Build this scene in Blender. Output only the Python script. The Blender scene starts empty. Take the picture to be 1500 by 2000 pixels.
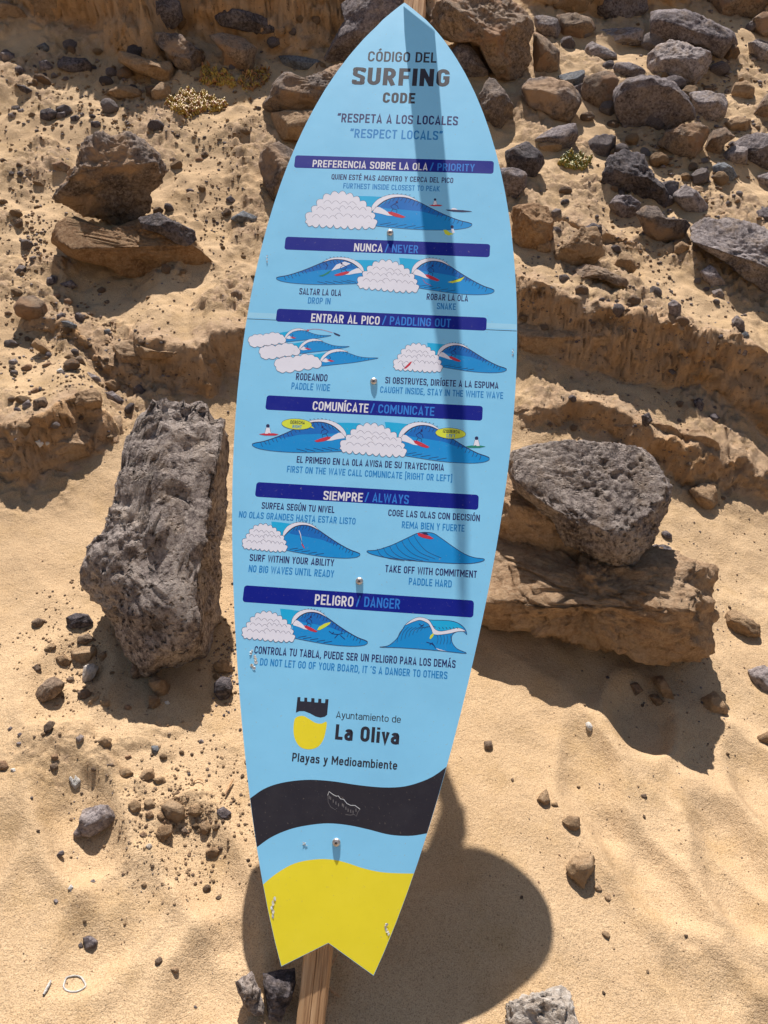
import bpy, math, random, time
import numpy as np
from mathutils import Vector, Matrix, geometry
from mathutils.bvhtree import BVHTree
T0 = time.time()
R = math.radians
scene = bpy.context.scene
COL = scene.collection

# ------------------------------------------------------------------ camera, world, sun, exposure
PITCH = R(18)
CAM = np.array([0.0, 0.0, 1.557])
FPX = 1503.0
cam_d = bpy.data.cameras.new('camera')
cam_d.sensor_fit = 'VERTICAL'
cam_d.sensor_height = 36
cam_d.lens = 36 * FPX / 2000
cam_d.clip_start = 0.05
cam_d.clip_end = 500
cam_o = bpy.data.objects.new('camera', cam_d)
COL.objects.link(cam_o)
cam_o.location = CAM
cam_o.rotation_euler = (R(90) - PITCH, 0, 0)
scene.camera = cam_o

SUN = np.array([0.042, -0.3888, -0.9203])
SUN /= np.linalg.norm(SUN)
sun_d = bpy.data.lights.new('sun', 'SUN')
sun_d.energy = 5.0
sun_d.angle = R(0.53)
sun_d.color = (1.0, 0.945, 0.895)
sun_o = bpy.data.objects.new('sun', sun_d)
COL.objects.link(sun_o)
sun_o.location = (0, 0, 6)
sun_o.rotation_euler = Vector(SUN).to_track_quat('-Z', 'Y').to_euler()

world = bpy.data.worlds.new('World')
scene.world = world
world.use_nodes = True
wn = world.node_tree
for n_ in list(wn.nodes):
    wn.nodes.remove(n_)
wo = wn.nodes.new('ShaderNodeOutputWorld')
bg = wn.nodes.new('ShaderNodeBackground')
sky = wn.nodes.new('ShaderNodeTexSky')
sky.sky_type = 'NISHITA'
sky.sun_disc = False
sky.sun_elevation = R(67)
sky.sun_rotation = R(-6)
sky.dust_density = 1.5
bg.inputs['Strength'].default_value = 0.062
wn.links.new(sky.outputs[0], bg.inputs[0])
wn.links.new(bg.outputs[0], wo.inputs[0])
scene.view_settings.view_transform = 'Standard'
scene.view_settings.look = 'None'
scene.view_settings.gamma = 1
scene.view_settings.use_curve_mapping = False
scene.view_settings.exposure = 0.68

# ------------------------------------------------------------------ noise
def _hash(ix, iy, iz, seed):
    h = (ix.astype(np.int64) * 374761393 + iy.astype(np.int64) * 668265263 + iz.astype(np.int64) * 2147483647 + seed * 1274126177)
    h = (h ^ (h >> 13)) * 1274126177
    h = h & 0xffffffff
    h = (h ^ (h >> 16)) & 0xffffffff
    h = (h * 2246822519) & 0xffffffff
    return (h ^ (h >> 13)) & 0xffffffff
_G = np.random.default_rng(5).normal(size=(256, 3))
_G /= np.linalg.norm(_G, axis=1)[:, None]
_G = _G.astype(np.float32)
def perlin(P, seed=0):
    P = np.asarray(P, dtype=np.float32)
    I = np.floor(P).astype(np.int32)
    F = P - I
    U = F * F * F * (F * (F * 6 - 15) + 10)
    def corner(dx, dy, dz):
        g = _G[_hash(I[:, 0] + dx, I[:, 1] + dy, I[:, 2] + dz, seed) & 255]
        return g[:, 0] * (F[:, 0] - dx) + g[:, 1] * (F[:, 1] - dy) + g[:, 2] * (F[:, 2] - dz)
    def mix(a, b, t): return a + (b - a) * t
    x00 = mix(corner(0, 0, 0), corner(1, 0, 0), U[:, 0])
    x10 = mix(corner(0, 1, 0), corner(1, 1, 0), U[:, 0])
    x01 = mix(corner(0, 0, 1), corner(1, 0, 1), U[:, 0])
    x11 = mix(corner(0, 1, 1), corner(1, 1, 1), U[:, 0])
    return mix(mix(x00, x10, U[:, 1]), mix(x01, x11, U[:, 1]), U[:, 2]) * 1.6
def fbm(P, octv, seed=0, gain=0.5, lac=2.03, ridge=False):
    a, s, tot = 1.0, 0.0, 0.0
    P = np.asarray(P, dtype=np.float32)
    for k in range(octv):
        n = perlin(P, seed + 17 * k)
        if ridge: n = 1 - 2 * np.abs(n)
        s = s + a * n
        tot += a
        a *= gain
        P = P * lac + 3.7
    return s / tot
def worley(P, seed=0):
    P = np.asarray(P, dtype=np.float32)
    I = np.floor(P).astype(np.int32)
    best = np.full(len(P), 9.0, np.float32)
    for dx in (-1, 0, 1):
        for dy in (-1, 0, 1):
            for dz in (-1, 0, 1):
                c = I + np.array([dx, dy, dz], np.int32)
                h = _hash(c[:, 0], c[:, 1], c[:, 2], seed)
                q = np.stack([(h & 1023) / 1023.0, ((h >> 10) & 1023) / 1023.0, ((h >> 20) & 1023) / 1023.0], 1) + c
                d = ((q - P) ** 2).sum(1)
                best = np.minimum(best, d)
    return np.sqrt(best)
def sstep(a, b, x):
    t = np.clip((x - a) / (b - a), 0, 1)
    return t * t * (3 - 2 * t)

# ------------------------------------------------------------------ view helpers (to place things where they stand)
def ray(px, py):
    x = (np.asarray(px, float) - 750) / FPX
    y = (np.asarray(py, float) - 1000) / FPX
    c, s = math.cos(PITCH), math.sin(PITCH)
    d = np.stack([x, c - y * s, -s - y * c], -1)
    return d                                     # depth along the optical axis = parameter

# ------------------------------------------------------------------ materials
def new_mat(name):
    m = bpy.data.materials.new(name)
    m.use_nodes = True
    nt = m.node_tree
    b = nt.nodes['Principled BSDF']
    return m, nt, b
def N(nt, t, **kw):
    n = nt.nodes.new(t)
    for k, v in kw.items():
        if hasattr(n, k): setattr(n, k, v)
        else: n.inputs[k].default_value = v
    return n
def noise(nt, vec, scale, detail=4, rough=0.55, dist=0.0):
    n = N(nt, 'ShaderNodeTexNoise')
    n.inputs['Scale'].default_value = scale
    n.inputs['Detail'].default_value = detail
    n.inputs['Roughness'].default_value = rough
    n.inputs['Distortion'].default_value = dist
    nt.links.new(vec, n.inputs['Vector'])
    return n.outputs['Fac']
def ramp(nt, fac, stops):
    r = N(nt, 'ShaderNodeValToRGB')
    cr = r.color_ramp
    while len(cr.elements) < len(stops): cr.elements.new(0.5)
    for e, (p, c) in zip(cr.elements, stops):
        e.position = p
        e.color = (*c, 1) if len(c) == 3 else c
    nt.links.new(fac, r.inputs[0])
    return r.outputs[0]
def mixc(nt, fac, a, b, mode='MIX'):
    m = N(nt, 'ShaderNodeMix', data_type='RGBA', blend_type=mode)
    for s, v in ((m.inputs[0], fac), (m.inputs[6], a), (m.inputs[7], b)):
        if hasattr(v, 'is_linked'): nt.links.new(v, s)
        elif isinstance(v, (int, float)): s.default_value = v
        else: s.default_value = (*v, 1)
    return m.outputs[2]
def mathn(nt, op, a, b=None, c=None, clamp=False):
    m = N(nt, 'ShaderNodeMath', operation=op)
    m.use_clamp = clamp
    for i, v in enumerate((a, b, c)):
        if v is None: continue
        if hasattr(v, 'is_linked'): nt.links.new(v, m.inputs[i])
        else: m.inputs[i].default_value = v
    return m.outputs[0]
def bump(nt, h, strength, dist, prev=None):
    b = N(nt, 'ShaderNodeBump')
    b.inputs['Strength'].default_value = strength
    b.inputs['Distance'].default_value = dist
    nt.links.new(h, b.inputs['Height'])
    if prev is not None: nt.links.new(prev, b.inputs['Normal'])
    return b.outputs[0]
def lin(r, g, b):
    f = lambda c: (c / 255 / 12.92) if c / 255 <= 0.04045 else ((c / 255 + 0.055) / 1.055) ** 2.4
    return (f(r), f(g), f(b))
BW = ((0, (0, 0, 0)), (1, (1, 1, 1)))
def band(lo, hi): return ((lo, (0, 0, 0)), (hi, (1, 1, 1)))

def sand_nodes(nt, vec):
    big = noise(nt, vec, 1.7, 4)
    c = ramp(nt, big, ((0.3, (0.475, 0.325, 0.183)), (0.7, (0.575, 0.408, 0.240))))
    patch = noise(nt, vec, 9, 5, 0.6)
    c = mixc(nt, ramp(nt, patch, band(0.5, 0.72)), c, (0.46, 0.31, 0.16))
    coarse = ramp(nt, noise(nt, vec, 3.2, 5, 0.6), band(0.50, 0.62))
    c = mixc(nt, mathn(nt, 'MULTIPLY', coarse, 0.30), c, (0.36, 0.24, 0.135))
    gr = noise(nt, vec, 420, 2, 0.7)
    c = mixc(nt, mathn(nt, 'MULTIPLY', ramp(nt, gr, band(0.52, 0.68)), 0.72), c, (0.17, 0.10, 0.052))
    c = mixc(nt, mathn(nt, 'MULTIPLY', ramp(nt, gr, ((0.28, (1, 1, 1)), (0.44, (0, 0, 0)))), 0.5), c, (0.66, 0.52, 0.36))
    gr2 = noise(nt, vec, 150, 3, 0.7)
    c = mixc(nt, mathn(nt, 'MULTIPLY', ramp(nt, gr2, band(0.6, 0.75)), 0.45), c, (0.24, 0.15, 0.085))
    return c, gr, gr2

def make_ground_mat():
    m, nt, b = new_mat('sand_and_soft_sandstone')
    tc = N(nt, 'ShaderNodeTexCoord').outputs['Object']
    sc, gr, gr2 = sand_nodes(nt, tc)
    at = N(nt, 'ShaderNodeAttribute', attribute_name='rocky').outputs['Fac']
    fc = N(nt, 'ShaderNodeAttribute', attribute_name='face').outputs['Fac']
    n1 = noise(nt, tc, 22, 7, 0.65)
    rock = ramp(nt, n1, ((0.25, (0.36, 0.235, 0.145)), (0.5, (0.50, 0.345, 0.215)), (0.72, (0.58, 0.42, 0.275))))
    dark = noise(nt, tc, 55, 5, 0.7)
    rock = mixc(nt, mathn(nt, 'MULTIPLY', ramp(nt, dark, band(0.60, 0.70)), 0.5), rock, (0.13, 0.085, 0.06))
    n3 = noise(nt, tc, 4.5, 4, 0.6)
    face = ramp(nt, n3, ((0.3, (0.56, 0.33, 0.155)), (0.5, (0.62, 0.41, 0.24)), (0.7, (0.54, 0.39, 0.26))))
    mp = N(nt, 'ShaderNodeMapping'); mp.inputs['Scale'].default_value = (4, 4, 15)
    nt.links.new(tc, mp.inputs[0])
    streak = noise(nt, mp.outputs[0], 1.5, 5, 0.6)
    face = mixc(nt, mathn(nt, 'MULTIPLY', ramp(nt, streak, band(0.5, 0.7)), 0.4), face, (0.44, 0.265, 0.15))
    face = mixc(nt, mathn(nt, 'MULTIPLY', ramp(nt, dark, band(0.6, 0.68)), 0.8), face, (0.10, 0.07, 0.055))
    mk = noise(nt, tc, 30, 5, 0.6)
    f = mathn(nt, 'ADD', at, mathn(nt, 'MULTIPLY', mathn(nt, 'SUBTRACT', mk, 0.5), 1.6))
    f = ramp(nt, f, band(0.35, 0.62))
    c = mixc(nt, f, sc, rock)
    c = mixc(nt, fc, c, face)
    nt.links.new(c, b.inputs['Base Color'])
    b.inputs['Roughness'].default_value = 0.95
    b.inputs['Specular IOR Level'].default_value = 0.12
    h = bump(nt, gr, 0.7, 0.0026)
    h = bump(nt, gr2, 0.6, 0.005, h)
    h = bump(nt, noise(nt, tc, 45, 5, 0.65), 0.35, 0.008, h)
    n4 = noise(nt, tc, 30, 9, 0.74)
    hh = mathn(nt, 'MULTIPLY', n4, mathn(nt, 'ADD', mathn(nt, 'MAXIMUM', at, fc), 0.12))
    h = bump(nt, hh, 0.9, 0.035, h)
    nt.links.new(h, b.inputs['Normal'])
    return m

def rock_mat(name, dark, mid, light, dust=0.35, pit=0.0, patch=None, bumpd=0.012, pscale=5.0, spk=1.0):
    m, nt, b = new_mat(name)
    tc0 = N(nt, 'ShaderNodeTexCoord').outputs['Object']
    oi = N(nt, 'ShaderNodeObjectInfo').outputs['Random']
    add = N(nt, 'ShaderNodeVectorMath', operation='ADD')
    cmb = N(nt, 'ShaderNodeCombineXYZ')
    nt.links.new(mathn(nt, 'MULTIPLY', oi, 37.0), cmb.inputs[0]); nt.links.new(mathn(nt, 'MULTIPLY', oi, 11.0), cmb.inputs[1])
    nt.links.new(tc0, add.inputs[0]); nt.links.new(cmb.outputs[0], add.inputs[1])
    tc = add.outputs[0]
    n1 = noise(nt, tc, 9, 8, 0.68)
    c = ramp(nt, n1, ((0.28, dark), (0.5, mid), (0.74, light)))
    n2 = noise(nt, tc, 75, 5, 0.75)
    c = mixc(nt, mathn(nt, 'MULTIPLY', ramp(nt, n2, band(0.48, 0.62)), 0.7), c, light)
    c = mixc(nt, mathn(nt, 'MULTIPLY', ramp(nt, n2, ((0.34, (1, 1, 1)), (0.47, (0, 0, 0)))), 0.85 * spk), c, tuple(x * 0.5 for x in dark))
    n2b = noise(nt, tc, 190, 4, 0.75)
    c = mixc(nt, mathn(nt, 'MULTIPLY', ramp(nt, n2b, ((0.34, (1, 1, 1)), (0.46, (0, 0, 0)))), 0.6 * spk), c, tuple(x * 0.65 for x in dark))
    if patch:
        n3 = noise(nt, tc, pscale, 5, 0.6)
        c = mixc(nt, mathn(nt, 'MULTIPLY', ramp(nt, n3, band(0.5, 0.58)), 0.9), c, patch)
    # blown sand lying in hollows
    n5 = noise(nt, tc, 14, 6, 0.7)
    c = mixc(nt, mathn(nt, 'MULTIPLY', ramp(nt, n5, band(0.5, 0.68)), dust), c, (0.42, 0.285, 0.155))
    hv = mathn(nt, 'ADD', 0.86, mathn(nt, 'MULTIPLY', oi, 0.28))
    hs = N(nt, 'ShaderNodeHueSaturation')
    nt.links.new(hv, hs.inputs['Value']); nt.links.new(c, hs.inputs['Color'])
    c = hs.outputs[0]
    h = bump(nt, noise(nt, tc, 24, 10, 0.76), 1.0, bumpd * 1.5)
    h = bump(nt, n2, 0.9, 0.009, h)
    h = bump(nt, n2b, 0.8, 0.004, h)
    if pit > 0:
        vo = N(nt, 'ShaderNodeTexVoronoi'); vo.inputs['Scale'].default_value = 62
        nz = N(nt, 'ShaderNodeTexNoise'); nz.inputs['Scale'].default_value = 40; nt.links.new(tc, nz.inputs['Vector'])
        va = N(nt, 'ShaderNodeVectorMath', operation='MULTIPLY_ADD'); nt.links.new(nz.outputs['Color'], va.inputs[0]); va.inputs[1].default_value = (0.03, 0.03, 0.03); nt.links.new(tc, va.inputs[2])
        nt.links.new(va.outputs[0], vo.inputs['Vector'])
        pm = ramp(nt, noise(nt, tc, 7, 3), band(0.42, 0.6))
        hole = ramp(nt, vo.outputs['Distance'], ((0.12, (1, 1, 1)), (0.34, (0, 0, 0))))
        hole = mathn(nt, 'MULTIPLY', hole, pm)
        h = bump(nt, mathn(nt, 'SUBTRACT', 1.0, hole), pit, 0.012, h)
        c = mixc(nt, mathn(nt, 'MULTIPLY', hole, 0.6), c, tuple(x * 0.4 for x in dark))  # pit shade also painted in: colour darkened inside the holes
    nt.links.new(c, b.inputs['Base Color'])
    nt.links.new(h, b.inputs['Normal'])
    b.inputs['Roughness'].default_value = 0.9
    b.inputs['Specular IOR Level'].default_value = 0.25
    return m

M = {}
M['ground'] = make_ground_mat()
M['dark'] = rock_mat('dark_basalt', (0.055, 0.045, 0.048), (0.185, 0.152, 0.154), (0.39, 0.335, 0.325), 0.3)
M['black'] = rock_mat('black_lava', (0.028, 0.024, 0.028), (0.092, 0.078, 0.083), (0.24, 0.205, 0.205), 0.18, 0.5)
M['grey'] = rock_mat('grey_basalt', (0.11, 0.09, 0.089), (0.27, 0.226, 0.218), (0.51, 0.44, 0.41), 0.4)
M['pitted'] = rock_mat('pitted_lava', (0.095, 0.073, 0.066), (0.335, 0.275, 0.245), (0.64, 0.55, 0.475), 0.30, 0.9, bumpd=0.015)
M['brown'] = rock_mat('brown_weathered_rock', (0.10, 0.07, 0.052), (0.25, 0.175, 0.122), (0.42, 0.31, 0.22), 0.45, patch=(0.34, 0.20, 0.115))
M['mixed'] = rock_mat('dark_rock_with_tan_crust', (0.07, 0.052, 0.044), (0.18, 0.135, 0.11), (0.34, 0.27, 0.22), 0.35, patch=(0.40, 0.26, 0.16), pscale=3.5)
M['cliff'] = rock_mat('brown_earthy_sandstone', (0.17, 0.11, 0.07), (0.34, 0.235, 0.155), (0.47, 0.34, 0.235), 0.5, bumpd=0.018, spk=0.45)
M['bank'] = rock_mat('orange_earth_bank', (0.30, 0.175, 0.09), (0.50, 0.325, 0.19), (0.60, 0.43, 0.275), 0.45, bumpd=0.018, spk=0.45)
M['tan'] = rock_mat('tan_sandstone', (0.22, 0.13, 0.065), (0.37, 0.235, 0.13), (0.50, 0.345, 0.21), 0.5, bumpd=0.015, spk=0.45)
M['orange'] = rock_mat('orange_sandstone', (0.17, 0.085, 0.035), (0.36, 0.205, 0.10), (0.49, 0.325, 0.185), 0.5, bumpd=0.016, spk=0.45)
M['clod'] = rock_mat('hardened_sand', (0.29, 0.18, 0.10), (0.43, 0.285, 0.162), (0.52, 0.365, 0.225), 0.6, spk=0.45)
M['blue'] = rock_mat('blue_grey_stone', (0.09, 0.095, 0.105), (0.17, 0.18, 0.195), (0.30, 0.31, 0.32), 0.15)
M['pale'] = rock_mat('pale_pitted_rock', (0.36, 0.28, 0.215), (0.60, 0.52, 0.44), (0.80, 0.74, 0.66), 0.4, 0.9, spk=0.45)
M['white'] = rock_mat('white_shell', (0.6, 0.55, 0.48), (0.75, 0.7, 0.63), (0.85, 0.82, 0.76), 0.05, spk=0.45)

def flat_mat(name, col, rough=0.4, spec=0.25, var=0.06):
    m, nt, b = new_mat(name)
    tc = N(nt, 'ShaderNodeTexCoord').outputs['Object']
    n1 = noise(nt, tc, 3.5, 6, 0.65)
    c = mixc(nt, mathn(nt, 'MULTIPLY', ramp(nt, n1, band(0.3, 0.75)), 1.0), tuple(x * (1 - var) for x in col), tuple(min(1, x * (1 + var)) for x in col))
    mp = N(nt, 'ShaderNodeMapping'); mp.inputs['Scale'].default_value = (60, 3.5, 1); mp.inputs['Rotation'].default_value = (0, 0, 0.5)
    nt.links.new(tc, mp.inputs[0])
    scr = ramp(nt, noise(nt, mp.outputs[0], 3.0, 4, 0.7), band(0.66, 0.72))
    scr = mathn(nt, 'MULTIPLY', scr, ramp(nt, noise(nt, tc, 5, 3), band(0.5, 0.65)))
    c = mixc(nt, mathn(nt, 'MULTIPLY', scr, 0.22), c, tuple(min(1, x * .7 + .28) for x in col))
    fade = ramp(nt, noise(nt, tc, 14, 6, 0.7), band(0.48, 0.75))
    c = mixc(nt, mathn(nt, 'MULTIPLY', fade, 0.05), c, tuple(min(1, x * .75 + .2) for x in col))
    dirt = noise(nt, tc, 160, 3, 0.7)
    c = mixc(nt, mathn(nt, 'MULTIPLY', ramp(nt, dirt, band(0.64, 0.73)), 0.42), c, (0.42, 0.34, 0.25))
    nt.links.new(c, b.inputs['Base Color'])
    rr = mathn(nt, 'ADD', rough, mathn(nt, 'MULTIPLY', mathn(nt, 'SUBTRACT', noise(nt, tc, 11, 5), 0.5), 0.25))
    nt.links.new(rr, b.inputs['Roughness'])
    b.inputs['Specular IOR Level'].default_value = spec
    nt.links.new(bump(nt, noise(nt, tc, 6, 3), 0.25, 0.004), b.inputs['Normal'])
    return m
M['sky_vinyl'] = flat_mat('light_blue_vinyl', (0.26, 0.66, 0.96), 0.45)
M['seam_vinyl'] = flat_mat('paler_blue_vinyl', (0.36, 0.72, 0.95), 0.45)
M['navy'] = flat_mat('navy_print', (0.004, 0.012, 0.27), 0.45)
M['navytext'] = flat_mat('dark_navy_print', (0.02, 0.018, 0.13), 0.5)
M['bluetext'] = flat_mat('blue_print', (0.02, 0.25, 0.62), 0.5)
M['darktext'] = flat_mat('charcoal_print', (0.03, 0.03, 0.045), 0.5)
M['bannerblue'] = flat_mat('bright_blue_print', (0.03, 0.22, 0.72), 0.5)
M['whitetext'] = flat_mat('white_print', (0.80, 0.80, 0.84), 0.5)
M['wave'] = flat_mat('wave_blue_print', (0.012, 0.30, 0.72), 0.45)
M['wavedeep'] = flat_mat('deep_blue_print', (0.012, 0.17, 0.56), 0.45)
M['cyan'] = flat_mat('cyan_print', (0.015, 0.46, 0.80), 0.45)
M['foam'] = flat_mat('foam_white_print', (0.84, 0.84, 0.92), 0.45)
M['ink'] = flat_mat('ink_outline_print', (0.03, 0.03, 0.10), 0.5)
M['red'] = flat_mat('red_print', (0.62, 0.035, 0.06), 0.5)
M['green'] = flat_mat('green_print', (0.02, 0.25, 0.16), 0.5)
M['yellow'] = flat_mat('yellow_vinyl', (0.90, 0.76, 0.03), 0.45)
M['balloon'] = flat_mat('lime_yellow_print', (0.72, 0.80, 0.06), 0.45)
M['black_vinyl'] = flat_mat('black_vinyl', (0.024, 0.019, 0.024), 0.42, 0.45)
M['edge'] = flat_mat('pale_board_edge', (0.62, 0.64, 0.64), 0.6)
M['scrape'] = flat_mat('peeled_vinyl_glue', (0.62, 0.58, 0.48), 0.8)
M['sticker'] = flat_mat('worn_sticker_grey', (0.16, 0.15, 0.15), 0.7)

def wood_mat():
    m, nt, b = new_mat('weathered_pine')
    tc = N(nt, 'ShaderNodeTexCoord').outputs['Object']
    mp = N(nt, 'ShaderNodeMapping'); mp.inputs['Scale'].default_value = (1, 1, 0.045)
    nt.links.new(tc, mp.inputs[0])
    n1 = noise(nt, mp.outputs[0], 150, 6, 0.65, 0.6)
    c = ramp(nt, n1, ((0.3, (0.22, 0.11, 0.05)), (0.5, (0.46, 0.27, 0.13)), (0.7, (0.62, 0.41, 0.23))))
    n2 = noise(nt, mp.outputs[0], 45, 3, 0.6, 1.2)
    c = mixc(nt, mathn(nt, 'MULTIPLY', ramp(nt, n2, band(0.64, 0.68)), 0.8), c, (0.06, 0.03, 0.015))
    n3 = noise(nt, tc, 8, 3)
    c = mixc(nt, mathn(nt, 'MULTIPLY', ramp(nt, n3, band(0.5, 0.7)), 0.35), c, (0.34, 0.26, 0.19))
    nt.links.new(c, b.inputs['Base Color'])
    b.inputs['Roughness'].default_value = 0.85
    nt.links.new(bump(nt, n2, 0.7, 0.004, bump(nt, n1, 0.8, 0.0025)), b.inputs['Normal'])
    return m
M['wood'] = wood_mat()
def metal_mat():
    m, nt, b = new_mat('galvanised_screw_metal')
    tc = N(nt, 'ShaderNodeTexCoord').outputs['Object']
    n1 = noise(nt, tc, 200, 4)
    nt.links.new(ramp(nt, n1, ((0.35, (0.32, 0.25, 0.20)), (0.6, (0.62, 0.60, 0.58)))), b.inputs['Base Color'])
    b.inputs['Metallic'].default_value = 0.7
    b.inputs['Roughness'].default_value = 0.4
    return m
M['metal'] = metal_mat()
m, nt, b = new_mat('dark_screw_recess'); b.inputs['Base Color'].default_value = (0.02, 0.015, 0.012, 1); M['recess'] = m
def leaf_mat(name, a, c2):
    m, nt, b = new_mat(name)
    tc = N(nt, 'ShaderNodeTexCoord').outputs['Object']
    n1 = noise(nt, tc, 40, 3)
    nt.links.new(ramp(nt, n1, ((0.35, a), (0.65, c2))), b.inputs['Base Color'])
    b.inputs['Roughness'].default_value = 0.5
    return m
M['leaf_yellow'] = leaf_mat('yellow_succulent_leaf', (0.26, 0.155, 0.025), (0.46, 0.32, 0.05))
M['leaf_green'] = leaf_mat('olive_succulent_leaf', (0.10, 0.11, 0.018), (0.27, 0.24, 0.035))
M['leaf_rust'] = leaf_mat('rusty_dry_leaf', (0.20, 0.075, 0.025), (0.40, 0.20, 0.06))

# ------------------------------------------------------------------ object helpers
def mesh_np(name, V, F, mats, smooth=True, face_mat=None):
    me = bpy.data.meshes.new(name)
    V = np.asarray(V, dtype=np.float32); F = np.asarray(F, dtype=np.int32)
    k = F.shape[1]
    me.vertices.add(len(V)); me.vertices.foreach_set('co', V.ravel())
    me.loops.add(F.size); me.loops.foreach_set('vertex_index', F.ravel())
    me.polygons.add(len(F))
    me.polygons.foreach_set('loop_start', np.arange(0, F.size, k, dtype=np.int32))
    me.polygons.foreach_set('loop_total', np.full(len(F), k, dtype=np.int32))
    me.update(calc_edges=True)
    me.polygons.foreach_set('use_smooth', np.full(len(F), smooth))
    if face_mat is not None: me.polygons.foreach_set('material_index', np.asarray(face_mat, dtype=np.int32))
    for mm in (mats if isinstance(mats, (list, tuple)) else [mats]): me.materials.append(mm)
    return me
def link(name, me, parent=None, loc=(0, 0, 0)):
    o = bpy.data.objects.new(name, me)
    COL.objects.link(o)
    o.location = loc
    if parent is not None: o.parent = parent
    return o
def tag(o, label=None, cat=None, group=None, kind=None):
    if label: o['label'] = label
    if cat: o['category'] = cat
    if group: o['group'] = group
    if kind: o['kind'] = kind
    return o

# ------------------------------------------------------------------ ground
def base_z(x, Y):
    Yc = np.maximum(Y, -3.0)
    def prof(y):
        s1, s2 = 0.3056, 0.76
        a, b_ = 1.55, 3.0
        t = np.clip((y - a) / (b_ - a), 0, 1)
        integ = s1 * y + (s2 - s1) * (b_ - a) * (t * t * t - 0.5 * t ** 4) + (s2 - s1) * np.maximum(y - b_, 0)
        return integ
    z = prof(np.minimum(Yc, 7.2)) + 0.1 * (np.maximum(Yc, 7.2) - 7.2)
    z = z - 0.1285 * np.clip(x, -3, 3) * (1 - 0.5 * sstep(1.8, 4, Y))
    return z
def hit_base(px, py):
    d = ray(px, py); t = np.full(np.shape(px), 0.6)
    lo = np.full(np.shape(px), 0.6)
    for k in range(900):
        p = CAM + d * t[..., None]
        below = p[..., 2] < base_z(p[..., 0], p[..., 1])
        lo = np.where(below, lo, t)
        t = np.where(below, t, t + 0.01)
    return CAM + d * lo[..., None]

# ledges: foot polyline (px), height, fade length, width of the riser, overhang
LEDGES = [
    # foot line, height, fade, riser width, overhang, erosion size, erosion depth
    ([(-60, 935), (0, 948), (60, 962), (100, 938), (180, 900), (236, 872), (262, 850)], 0.15, 0.45, 0.075, 0.055, 11, 0.035),
    ([(215, 690), (242, 728), (336, 768), (416, 782), (436, 745), (500, 735), (600, 735), (660, 735)], 0.125, 0.35, 0.070, 0.052, 12, 0.030),
    ([(860, 610), (1013, 678), (1127, 748), (1213, 768), (1300, 785), (1400, 822), (1470, 858), (1560, 890), (1700, 930)], 0.20, 0.75, 0.085, 0.062, 9, 0.045),
    ([(1085, 832), (1170, 862), (1240, 900), (1316, 934), (1420, 956), (1540, 985), (1650, 1010)], 0.065, 0.30, 0.06, 0.045, 14, 0.030),
    ([(985, 842), (1060, 838), (1120, 836), (1190, 856)], 0.045, 0.2, 0.04, 0.02, 18, 0.02),
    ([(1010, 470), (1060, 500), (1120, 520), (1200, 548), (1270, 560)], 0.012, 0.25, 0.05, 0.03, 16, 0.03),
    ([(20, 640), (90, 668), (150, 700), (240, 760), (300, 800)], 0.018, 0.22, 0.05, 0.03, 16, 0.03),
    ([(-300, -60), (-120, -10), (-20, 24), (50, 44), (120, 62), (200, 98), (262, 132), (318, 168), (352, 140), (362, 100)], 0.42, 0.9, 0.24, 0.20, 4.2, 0.13),
    ([(330, 84), (400, 100), (470, 112), (560, 108), (640, 112), (760, 100), (880, 80)], 0.38, 0.8, 0.24, 0.20, 4.8, 0.12),
    ([(1000, 24), (1150, 34), (1250, 38), (1330, 2), (1400, 4), (1500, 22), (1650, 60), (1800, 90)], 0.22, 0.8, 0.26, 0.22, 4.5, 0.14),
]
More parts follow.
